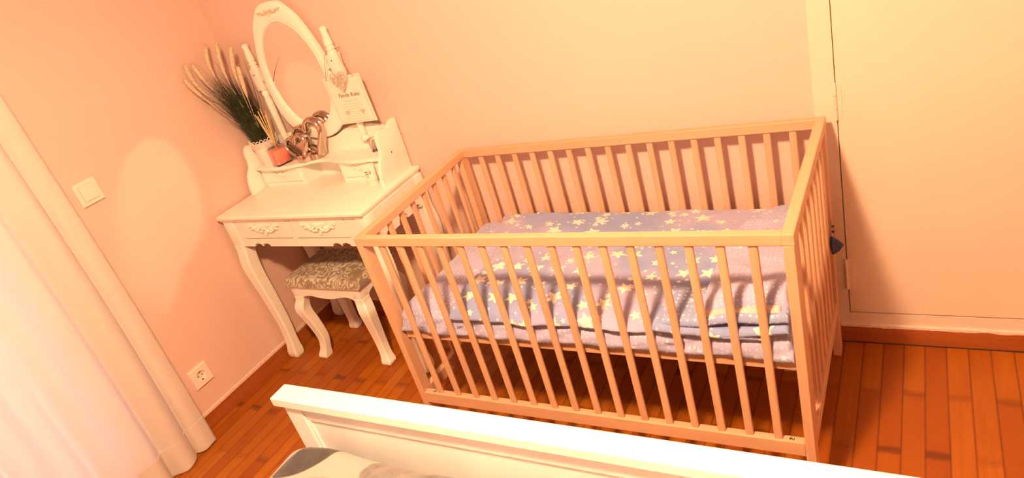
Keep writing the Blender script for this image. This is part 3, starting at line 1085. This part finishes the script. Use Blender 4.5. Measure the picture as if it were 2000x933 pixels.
# shelf with a waved front
SZ = 0.846
fr = smooth_pts([(-1.022, 0.560), (-0.98, 0.548), (-0.92, 0.538), (-0.85, 0.536), (-0.80, 0.545), (-0.755, 0.560), (-0.70, 0.578), (-0.655, 0.585),
                 (-0.61, 0.583), (-0.555, 0.568), (-0.50, 0.550), (-0.44, 0.541), (-0.38, 0.541), (-0.33, 0.548), (-0.294, 0.556)], 3)
bm = bmesh.new(); prism(bm, fr + [(-0.294, 0.671), (-1.022, 0.671)], 'z', SZ - 0.013, SZ, 0.003)
vo('shelf', bm, smooth=True, angle=30)
for (a, b) in ((-1.010, -0.762), (-0.545, -0.305)):
    vo('drawer_box', B(a, b, 0.574, 0.671, VZ, SZ - 0.013, bev=0.001))
    bm = B(a + 0.014, b - 0.014, 0.5675, 0.58, 0.7665, SZ - 0.018, bev=0.0015)
    d = vo('small_drawer', bm)
    p = rose_pull((a + b) / 2, 0.5672, 0.803, 0.085, 0.030); p.transform(Matrix.Translation((-VC, -0.5, 0)))
    obj('carved_handle', p, Wm, d, True)
# turned posts
PX_ = (-0.868, -0.432)
MY = 0.655
for px in PX_:
    bm = bmesh.new()
    lathe(bm, [(0.013, 0.0), (0.017, 0.004), (0.017, 0.012), (0.010, 0.018), (0.0125, 0.03), (0.0135, 0.08), (0.0155, 0.16), (0.0165, 0.215), (0.0135, 0.235), (0.0175, 0.243), (0.0175, 0.252), (0.014, 0.258), (0.015, 0.265)], px, MY, 20, 0.885)
    box(bm, px - 0.0185, px + 0.0185, MY - 0.0185, MY + 0.0185, 1.148, 1.238, 0.002)
    lathe(bm, [(0.015, 0.0), (0.0185, 0.004), (0.0185, 0.009), (0.0135, 0.013), (0.0175, 0.018), (0.0175, 0.024), (0.0130, 0.028), (0.0165, 0.034), (0.0170, 0.040), (0.0145, 0.060), (0.0120, 0.082), (0.0125, 0.088), (0.0145, 0.092), (0.0140, 0.098), (0.008, 0.103), (0.001, 0.104)], px, MY, 20, 1.236)
    vo('mirror_post', bm, smooth=True, angle=35)
    q = bmesh.new(); tube(q, [(px, MY - 0.018, 1.215), (px, MY - 0.0192, 1.215)], 0.0028, 10)
    vo('screw_hole', q, MAT['dark'])
for s, px in ((1, PX_[0]), (-1, PX_[1])):
    bm = bmesh.new(); tube(bm, [(px + s * 0.015, MY, 1.180), (px + s * 0.045, MY, 1.180)], 0.006, 12)
    vo('pivot', bm, MAT['steel'], smooth=True)
# mirror: carved frame around an oval glass
MCX = (PX_[0] + PX_[1]) / 2
HALF = [(0.0, 1.470), (0.03, 1.468), (0.058, 1.458), (0.080, 1.436), (0.104, 1.408), (0.122, 1.375), (0.142, 1.325), (0.160, 1.27), (0.172, 1.215), (0.178, 1.15),
        (0.174, 1.08), (0.160, 1.02), (0.135, 0.975), (0.095, 0.938), (0.05, 0.919), (0.0, 0.913)]
right = smooth_pts(HALF, 5)
outline = right + [(-x, z) for x, z in right[::-1][1:-1]]
GC, GA, GB_ = 1.181, 0.139, 0.212
nO = len(outline)
angs = [math.atan2((z - GC) / GB_, x / GA) for x, z in outline]
inner = [(GA * math.cos(a), GC + GB_ * math.sin(a)) for a in angs]
YF0, YB0 = MY - 0.012, MY + 0.010
bm = bmesh.new()


def ring_at(f, y, blend=None):
    out = []
    for (ox, oz), (ix, iz) in zip(outline, inner):
        x = ox + (ix - ox) * f; z = oz + (iz - oz) * f
        out.append(Vector((MCX + x, y, z)))
    return out


loft(bm, [ring_at(0.0, YB0), ring_at(0.0, YF0 + 0.006), ring_at(0.05, YF0 + 0.0015), ring_at(0.14, YF0), ring_at(0.60, YF0 - 0.001), ring_at(0.86, YF0), ring_at(0.90, YF0 + 0.002), ring_at(0.94, YF0 + 0.001), ring_at(1.0, YF0 + 0.006), ring_at(1.0, YB0)], cap=False, closed=True)
mf = vo('mirror_frame', bm, smooth=True, angle=40)
MTURN = (Matrix.Translation((MCX - VC, MY - 0.5, GC)) @ Matrix.Rotation(math.radians(2.5), 4, 'Z') @ Matrix.Rotation(math.radians(1.0), 4, 'X') @ Matrix.Translation((VC - MCX, 0.5 - MY, -GC)))
mf.matrix_local = MTURN
bm = bmesh.new()
ell = [(MCX + (GA + 0.002) * math.cos(2 * PI * k / 96), GC + (GB_ + 0.002) * math.sin(2 * PI * k / 96)) for k in range(96)]
prism(bm, ell, 'y', YF0 + 0.007, YB0 - 0.002)
vo('mirror_glass', bm, MAT['mirror'], mf)['label'] = 'oval mirror glass'
p = rose_pull(0, 0, 0, 0.12, 0.024)
p.transform(Matrix.Translation((MCX - VC, YF0 - 0.5 - 0.0008, 1.432)) @ Matrix.Diagonal((1, 0.35, 1, 1)))
obj('carved_sprig', p, MAT['foil'], mf, True)

# ------------------------------------------------------------------ stool
st = thing('stool', 'white cabriole stool with silvery brocade seat tucked under the dressing table', 'stool', (-0.660, 0.455, 0.0))


def so_(name, bm, mat=Wm, smooth=False, angle=30):
    bm.transform(Matrix.Translation((0.660, -0.455, 0)))
    return obj(name, bm, mat, st, smooth, angle)


for sx in (-1, 1):
    for sy in (-1, 1):
        px, py = -0.660 + sx * 0.172, 0.455 + sy * 0.098
        bm = cabriole(px, py, sx * 0.72, sy * 0.72, 0.330, 0.0255, 0.020, 0.018)
        box(bm, px - 0.0225, px + 0.0225, py - 0.0225, py + 0.0225, 0.330, 0.388, 0.002)
        so_('leg', bm, smooth=True, angle=28)
for sy in (-1, 1):
    y = 0.455 + sy * 0.112
    pts = smooth_pts([(-0.815, 0.318), (-0.800, 0.330), (-0.775, 0.338), (-0.745, 0.338), (-0.705, 0.330), (-0.660, 0.327), (-0.615, 0.330), (-0.575, 0.338), (-0.545, 0.338), (-0.520, 0.330), (-0.505, 0.318)], 3)
    bm = bmesh.new(); prism(bm, pts + [(-0.505, 0.388), (-0.815, 0.388)], 'y', y - 0.008, y + 0.008)
    so_('apron', bm)
for sx in (-1, 1):
    x = -0.660 + sx * 0.185
    pts = smooth_pts([(0.375, 0.318), (0.385, 0.332), (0.41, 0.342), (0.455, 0.346), (0.50, 0.342), (0.525, 0.332), (0.535, 0.318)], 3)
    bm = bmesh.new(); prism(bm, pts + [(0.535, 0.388), (0.375, 0.388)], 'x', x - 0.008, x + 0.008)
    so_('apron', bm)
bm = slab(C0(-0.872), C0(-0.448), C0(0.322), C0(0.588), C0(0.388), lambda x, y: 0.424, 0.035, 0.055, 7, 30, 22, lambda x, y, h: Vector((0, 0, 0.012 * h * math.sin(PI * (x + 0.872) / 0.424) * math.sin(PI * (y - 0.322) / 0.266))))
so_('seat_cushion', bm, MAT['brocade'], True, 60)['label'] = 'silvery beige brocade seat pad'

# ------------------------------------------------------------------ things on the dressing table
PT = (-0.955, 0.612)
pot = thing('potted_grass', 'dark green artificial grass with straw plumes in white pot', 'plant', (PT[0], PT[1], SZ))
bm = bmesh.new()
lathe(bm, [(0.040, 0.0), (0.044, 0.004), (0.050, 0.060), (0.054, 0.100), (0.056, 0.104), (0.052, 0.104), (0.048, 0.060), (0.03, 0.055)], 0, 0, 32)
obj('pot', bm, MAT['pot'], pot, True, 40)
bm = bmesh.new()                                    # lace trim: loops around the rim
for k in range(22):
    a = 2 * PI * k / 22
    c = Vector((0.058 * math.cos(a), 0.058 * math.sin(a), 0.104 + 0.003 * (k % 2)))
    t = Vector((-math.sin(a), math.cos(a), 0)); u = Vector((0.12 * math.cos(a), 0.12 * math.sin(a), 1)).normalized()
    tube(bm, [c + t * 0.0065 * math.cos(b) + u * 0.010 * math.sin(b) for b in [2 * PI * j / 10 for j in range(10)]], 0.0019, 6, True)
    c2 = c - Vector((0, 0, 0.017))
    tube(bm, [c2 + t * 0.005 * math.cos(b) + u * 0.006 * math.sin(b) for b in [2 * PI * j / 8 for j in range(8)]], 0.0016, 6, True)
obj('lace_trim', bm, MAT['lace'], pot, True)


def blade(bm, base, tip, bend, w, n=9, flat=0.25):
    base, tip, bend = Vector(base), Vector(tip), Vector(bend)
    d = (tip - base).normalized()
    s = d.cross(Vector((0.3, 1, 0.2))).normalized()
    nn = d.cross(s).normalized()
    rings = []
    for i in range(n + 1):
        t = i / n
        p = (1 - t) ** 2 * base + 2 * t * (1 - t) * bend + t * t * tip
        ww = w * (1 - 0.92 * t ** 1.6)
        rings.append([p + s * ww, p + nn * ww * flat, p - s * ww, p - nn * ww * flat])
    loft(bm, rings)


def wl(p):  # world -> pot space
    return Vector(p) - Vector((PT[0], PT[1], SZ))


rg = random.Random(11)
bm = bmesh.new()
tips = [(-1.045, 0.440, 1.329), (-1.045, 0.433, 1.237), (-1.045, 0.595, 1.365), (-1.045, 0.526, 1.335), (-1.045, 0.456, 1.294), (-1.045, 0.466, 1.189), (-1.045, 0.466, 1.168),
        (-1.045, 0.50, 1.239), (-0.885, 0.60, 1.345), (-1.045, 0.52, 1.28), (-0.845, 0.60, 1.335), (-1.045, 0.47, 1.21)]
for t in tips:
    b0 = wl((PT[0] + rg.uniform(-.03, .03), PT[1] + rg.uniform(-.03, .03), SZ + 0.07))
    tt = wl(t)
    bend = b0 + (tt - b0) * 0.45 + Vector((0.03, 0.035, 0.10)) * rg.uniform(0.6, 1.1)
    blade(bm, b0, tt, bend, 0.0034, 12)
for k in range(520):
    r = 0.044 * math.sqrt(rg.random()); a = rg.uniform(0, 2 * PI)
    b0 = Vector((r * math.cos(a), r * math.sin(a), 0.07))
    L = rg.uniform(0.18, 0.38)
    q = rg.gauss(0, 1)
    lean = Vector((rg.gauss(-0.12, 0.14), rg.gauss(-0.16, 0.14), 1.0)).normalized()
    tt = b0 + lean * L
    tt.z -= 0.03 * (lean.x ** 2 + lean.y ** 2)
    w = wl((XL + 0.012, 0, 0)).x; wy = wl((0, YB - 0.012, 0)).y
    tt.x = max(tt.x, w); tt.y = min(tt.y, wy)
    if tt.x > 0.055 and tt.y > 0: tt.x = 0.055
    bend = b0 + Vector((lean.x * 0.25, lean.y * 0.25, 1)) * L * 0.55
    blade(bm, b0, tt, bend, rg.uniform(0.0020, 0.0036), 6)
obj('grass_blades', bm, MAT['grass'], pot, True)['kind'] = 'stuff'


def plume(base, mid, tip, r):
    bm = bmesh.new()
    P = smooth_pts([tuple(wl(base)), tuple(wl(mid)), tuple(wl(tip))], 10)
    n = len(P)
    core = [0.0011 if i < n * 0.45 else r * math.sin(PI * min(1, (i / n - 0.42) / 0.6)) ** 0.6 + 0.0008 for i in range(n)]
    tube(bm, P, core, 8)
    for i in range(int(n * 0.48), n):
        p = Vector(P[i]); d = (Vector(P[min(i + 1, n - 1)]) - Vector(P[i - 1])).normalized()
        for k in range(7):
            o = Vector((rg.uniform(-1, 1), rg.uniform(-1, 1), rg.uniform(-1, 1)))
            o = (o - d * o.dot(d)).normalized()
            blade(bm, p, p + o * core[i] * 1.7 + d * 0.014, p + o * core[i] + d * 0.004, 0.0012, 2)
    obj('plume', bm, MAT['plume'], pot, True)


zb = SZ + 0.08
for m_, t_ in (((-1.035, 0.50, 1.215), (-1.045, 0.488, 1.335)), ((-1.030, 0.49, 1.190), (-1.045, 0.455, 1.285)), ((-1.000, 0.56, 1.255), (-1.02, 0.60, 1.378)),
               ((-0.960, 0.58, 1.24), (-0.985, 0.625, 1.368)), ((-0.905, 0.58, 1.225), (-0.895, 0.610, 1.345)), ((-0.885, 0.575, 1.16), (-0.875, 0.585, 1.27)),
               ((-1.02, 0.53, 1.225), (-1.045, 0.52, 1.325))):
    plume((PT[0], PT[1], zb), m_, t_, 0.0085)

# reed diffuser
df = thing('reed_diffuser', 'coral pink glass reed diffuser beside the grass pot', 'diffuser', (-0.866, 0.586, SZ), -0.35)


def rsq(h, r, z, n=6):
    out = []
    for q, (sx, sy) in enumerate(((1, 1), (-1, 1), (-1, -1), (1, -1))):
        for i in range(n + 1):
            a = q * PI / 2 + i / n * PI / 2
            out.append(Vector((sx * (h - r) + r * math.cos(a), sy * (h - r) + r * math.sin(a), z)))
    return out


bm = bmesh.new()
loft(bm, [rsq(0.030, 0.012, 0.004), rsq(0.0335, 0.012, 0.007), rsq(0.0335, 0.012, 0.062), rsq(0.031, 0.012, 0.066)])
obj('fragrance_liquid', bm, MAT['pink_liquid'], df, True, 40)['label'] = 'coral pink liquid'
bm = bmesh.new()
loft(bm, [rsq(0.034, 0.013, 0.0), rsq(0.0365, 0.013, 0.003), rsq(0.0365, 0.013, 0.070), rsq(0.030, 0.014, 0.078), rsq(0.013, 0.0125, 0.082), rsq(0.0125, 0.012, 0.096), rsq(0.0105, 0.0100, 0.096), rsq(0.0105, 0.0100, 0.082), rsq(0.029, 0.013, 0.0765), rsq(0.0343, 0.012, 0.069), rsq(0.0343, 0.012, 0.0035), rsq(0.03, 0.012, 0.0032)])
obj('glass_bottle', bm, MAT['clear'], df, True, 40)
for k in range(6):
    bm = bmesh.new()
    a = 0.4 + k * 1.05
    tube(bm, [(0.012 * math.cos(a + PI), 0.012 * math.sin(a + PI), 0.008), (0.005 * math.cos(a), 0.005 * math.sin(a), 0.095), (-0.004 + 0.024 * math.cos(a), 0.022 * math.sin(a), 0.215 + 0.012 * (k % 3))], 0.0021, 7)
    obj('reed', bm, MAT['reed'], df, True)

# linked hearts ornament
hr = thing('heart_ornament', 'shiny bronze silver ornament of two linked hearts below the mirror', 'ornament', (-0.690, 0.606, SZ))


def heart_pts(s, n=64):
    out = []
    for k in range(n):
        t = 2 * PI * k / n
        x = 16 * math.sin(t) ** 3; z = 13 * math.cos(t) - 5 * math.cos(2 * t) - 2 * math.cos(3 * t) - math.cos(4 * t)
        out.append((x / 32 * s, (z + 17) / 30 * s))
    return out


def heart_ring(cx, cy, z0, s, w, d, rot, yaw=0.0, fill=False):
    """a heart drawn with a thick band: w = band width in the plane, d = half depth"""
    P = heart_pts(s)
    n = len(P)
    ca, sa = math.cos(rot), math.sin(rot)
    rings = []
    for i in range(n):
        x, z = P[i]; xa, za = P[i - 1]; xb, zb_ = P[(i + 1) % n]
        tx, tz = xb - xa, zb_ - za
        l = math.hypot(tx, tz) or 1e-6
        nx, nz = -tz / l, tx / l
        ring = []
        ww = w * (1.0 + 0.25 * math.sin(2 * PI * i / n))
        for k in range(10):
            a = 2 * PI * k / 10
            u = math.cos(a) * ww / 2; y = math.sin(a) * d * (1.0 + 0.5 * max(0, 1 - z / s))
            X, Z = x + nx * u, z + nz * u
            X, Z = X * ca - Z * sa, X * sa + Z * ca
            ring.append(Vector((cx + X * math.cos(yaw) - y * math.sin(yaw), cy + X * math.sin(yaw) + y * math.cos(yaw), z0 + Z)))
        rings.append(ring)
    bm = bmesh.new(); loft(bm, rings, closed=True)
    return bm


obj('large_heart', heart_ring(0.035, 0.016, 0.010, 0.150, 0.020, 0.020, 0.30, 0.05), MAT['chrome_heart'], hr, True)
obj('small_heart', heart_ring(-0.035, -0.016, 0.006, 0.108, 0.019, 0.020, 0.16, 0.05), MAT['chrome_heart'], hr, True)
bm = bmesh.new()
lathe(bm, [(0.030, 0.0), (0.038, 0.004), (0.041, 0.020), (0.040, 0.034), (0.034, 0.036), (0.033, 0.026), (0.005, 0.024)], -0.036, -0.010, 32)
lathe(bm, [(0.026, 0.0), (0.034, 0.005), (0.032, 0.022), (0.02, 0.03)], 0.012, 0.006, 28)
obj('candle_cup', bm, MAT['chrome_heart'], hr, True, 40)
bm = bmesh.new(); prism(bm, [(p[0] * 0.9, p[1] * 0.9) for p in heart_pts(0.06, 40)], 'y', -0.004, 0.004, 0.001)
bm.transform(Matrix.Translation((-0.036, -0.012, 0.035)))
obj('heart_plate', bm, MAT['chrome_heart'], hr)

# candle glass, half hidden by the side panel
cg = thing('candle_glass', 'small patterned candle glass behind the right side panel', 'candle holder', (-0.372, 0.630, SZ))
bm = bmesh.new()
lathe(bm, [(0.018, 0.0), (0.020, 0.002), (0.023, 0.050), (0.0215, 0.050), (0.0185, 0.004), (0.002, 0.004)], 0, 0, 24)
obj('glass', bm, MAT['clear'], cg, True, 40)
bm = bmesh.new()
tube(bm, [(0.0235 * math.cos(2 * PI * k / 24), 0.0235 * math.sin(2 * PI * k / 24), 0.050) for k in range(24)], 0.0011, 6, True)
for q in range(9):
    tube(bm, [((0.0205 + 0.0025 * k / 6) * math.cos(q * 0.7 + 0.35 * math.sin(k)), (0.0205 + 0.0025 * k / 6) * math.sin(q * 0.7 + 0.35 * math.sin(k)), 0.004 + 0.046 * k / 6) for k in range(7)], 0.0009, 5)
obj('wire_pattern', bm, MAT['twine'], cg, True)

# cream tube standing on its cap
tb = thing('cream_tube', 'white cosmetic tube with purple mark leaning on right small drawer', 'tube', (-0.362, 0.535, VZ), 0.35)
bm = bmesh.new()
rings = []
for t in [i / 10 for i in range(11)]:
    a = 0.0225 + 0.004 * t; b = 0.0155 * (1 - t) + 0.0012 * t
    rings.append([Vector((a * math.cos(2 * PI * k / 28), b * math.sin(2 * PI * k / 28), 0.020 + 0.066 * t)) for k in range(28)])
loft(bm, rings)
obj('tube_body', bm, MAT['tube'], tb, True, 50)
bm = bmesh.new(); lathe(bm, [(0.0205, 0), (0.0215, 0.002), (0.0205, 0.019), (0.012, 0.0205)], 0, 0, 28)
bm.transform(Matrix.Diagonal((1, 0.8, 1, 1)))
obj('cap', bm, MAT['plastic'], tb, True, 40)


def on_tube(x, z): return (x, -(0.0155 * (1 - (z - 0.02) / 0.066) + 0.0012) * math.sqrt(max(0.05, 1 - (x / 0.026) ** 2)) - 0.0006, z)


for k in (0, 1):
    bm = bmesh.new()
    tube(bm, [on_tube(-0.016 + 0.0016 * k + 0.0055 * j / 2, 0.055 - 0.0085 * k + 0.0012 * math.sin(j)) for j in range(5)], 0.0017, 6)
    obj('purple_mark', bm, MAT['purple'], tb, True)
text_mesh('small_print', 'CB', 0.011, MAT['ink'], tb, Matrix.Translation((0.006, -0.0145, 0.056)) @ Matrix.Rotation(PI / 2, 4, 'X') @ Matrix.Rotation(-PI / 2, 4, 'Z'))
text_mesh('small_print', 'BS', 0.009, MAT['ink_light'], tb, Matrix.Translation((-0.006, -0.0165, 0.039)) @ Matrix.Rotation(PI / 2, 4, 'X'))

# hanging sign
sg = thing('hanging_sign', 'white family rules sign with lace heart hung on right mirror post', 'sign', (-0.4045, 0.6215, 1.062))
SW, SH_, ST = 0.184, 0.188, 0.006
TILT = -0.02
bm = B(-SW / 2, SW / 2, 0, ST, -SH_ / 2, SH_ / 2, bev=0.0012)
obj('board', bm, MAT['board'], sg)
sg.rotation_euler = (0.04, TILT * 0, 0)
bm = bmesh.new()
a, b = SW / 2 - 0.007, SH_ / 2 - 0.007
for (x0, x1, z0, z1) in ((-a, a, b - 0.0009, b), (-a, a, -b, -b + 0.0009), (-a, -a + 0.0009, -b, b), (a - 0.0009, a, -b, b)):
    box(bm, x0, x1, -0.0004, 0.0006, z0, z1)
obj('border_line', bm, MAT['ink_light'], sg)
MT = lambda x, z: Matrix.Translation((x, -0.0006, z)) @ Matrix.Rotation(PI / 2, 4, 'X')
text_mesh('title_text', 'Family Rules', 0.0215, MAT['ink'], sg, MT(0.006, 0.020), 0.35)
bm = bmesh.new()
rr = random.Random(5)
for i, (z, w, dx) in enumerate(((-0.003, 0.072, 0), (-0.015, 0.095, 0.002), (-0.0255, 0.088, 0), (-0.036, 0.058, 0), (-0.0465, 0.040, 0), (-0.057, 0.046, 0.002), (-0.067, 0.100, 0.004), (-0.077, 0.110, 0.004))):
    x = -w / 2
    while x < w / 2:
        l = rr.uniform(0.008, 0.018)
        n = max(4, int(l / 0.0016))
        tube(bm, [(x + dx + l * k / n, -0.0003, z + 0.0014 * math.sin(k * 2.2) + 0.0007 * rr.uniform(-1, 1)) for k in range(n + 1)], 0.00036, 4)
        x += l + 0.004
obj('handwritten_lines', bm, MAT['ink_light'], sg)
for x in (-0.034, 0.043):
    bm = bmesh.new(); prism(bm, [(p[0], p[1]) for p in heart_pts(0.022, 40)], 'y', -0.0022, 0.0002, 0.0008)
    bm.transform(Matrix.Translation((x, 0, -0.062)))
    obj('peach_heart', bm, MAT['peach'], sg)
bm = heart_ring(-0.006, -0.004, 0.034, 0.080, 0.0055, 0.003, 0)   # filigree heart
rr = random.Random(9)
for k in range(44):
    while True:
        x, z = rr.uniform(-0.034, 0.034), rr.uniform(0.008, 0.070)
        if abs(x) < 0.034 * min(1, z / 0.042) and z < 0.068: break
    r_ = rr.uniform(0.003, 0.0065)
    tube(bm, [(-0.006 + x + r_ * math.cos(2 * PI * j / 10), -0.004, 0.034 + z + r_ * math.sin(2 * PI * j / 10)) for j in range(10)], 0.0011, 5, True)
obj('filigree_heart', bm, MAT['filigree'], sg, True)
bm = bmesh.new()
tube(bm, [(-0.072, -0.002, 0.088), (-0.055, 0.0, 0.13), (-0.043, 0.012, 0.178), (-0.026, 0.060, 0.182), (0.003, 0.058, 0.190), (0.020, 0.015, 0.176), (0.045, -0.0, 0.12), (0.066, -0.002, 0.088)], 0.0012, 7)
obj('twine', bm, MAT['twine'], sg, True)

# ------------------------------------------------------------------ bed
bed = thing('bed', 'white wooden bed with tall footboard in the foreground', 'bed', (0.9, -0.5, 0.0))


def bo(name, bm, mat=None, smooth=False, angle=35):
    bm.transform(Matrix.Translation((-0.9, 0.5, 0)))
    return obj(name, bm, mat or MAT['white_gloss'], bed, smooth, angle)


FX0, FX1 = 0.0665, 1.80
bo('footboard_cap', B(FX0, FX1, -0.5195, -0.4640, 0.635, 0.660, bev=0.002))
for x0, x1 in ((0.0925, 0.150), (1.72, 1.775)):
    bo('post', B(x0, x1, -0.512, -0.474, 0.0, 0.635, bev=0.002))
bo('header_board', B(0.150, 1.72, -0.507, -0.479, 0.589, 0.635, bev=0.0015))
bo('inner_trim', B(0.150, 0.160, -0.508, -0.479, 0.12, 0.589, bev=0.0025))
bo('footboard_panel', B(0.160, 1.72, -0.503, -0.483, 0.12, 0.5878, bev=0.001))
for x0, x1 in ((0.105, 0.135), (1.735, 1.765)):
    bo('side_rail', B(x0, x1, -2.55, -0.512, 0.22, 0.40, bev=0.003))
bo('bed_mattress', slab(C0(0.150), C0(1.72), C0(-2.50), C0(-0.515), C0(0.24), lambda x, y: 0.45, 0.015, 0.02, 5, 20, 30), MAT['mattress'], True, 50)
bo('headboard', B(FX0, FX1, -2.62, -2.56, 0.0, 1.10, bev=0.004))

DT = 0.528


def bd_disp(x, y, h):
    d = Vector((0, 0, h * (0.016 * N(x * 3.3, y * 3.3, 31) + 0.005 * N(x * 9, y * 9, 2))))
    d.z += h * 0.016 * math.exp(-((x - 0.235) / 0.07) ** 2 - ((y + 0.53) / 0.06) ** 2)
    return d


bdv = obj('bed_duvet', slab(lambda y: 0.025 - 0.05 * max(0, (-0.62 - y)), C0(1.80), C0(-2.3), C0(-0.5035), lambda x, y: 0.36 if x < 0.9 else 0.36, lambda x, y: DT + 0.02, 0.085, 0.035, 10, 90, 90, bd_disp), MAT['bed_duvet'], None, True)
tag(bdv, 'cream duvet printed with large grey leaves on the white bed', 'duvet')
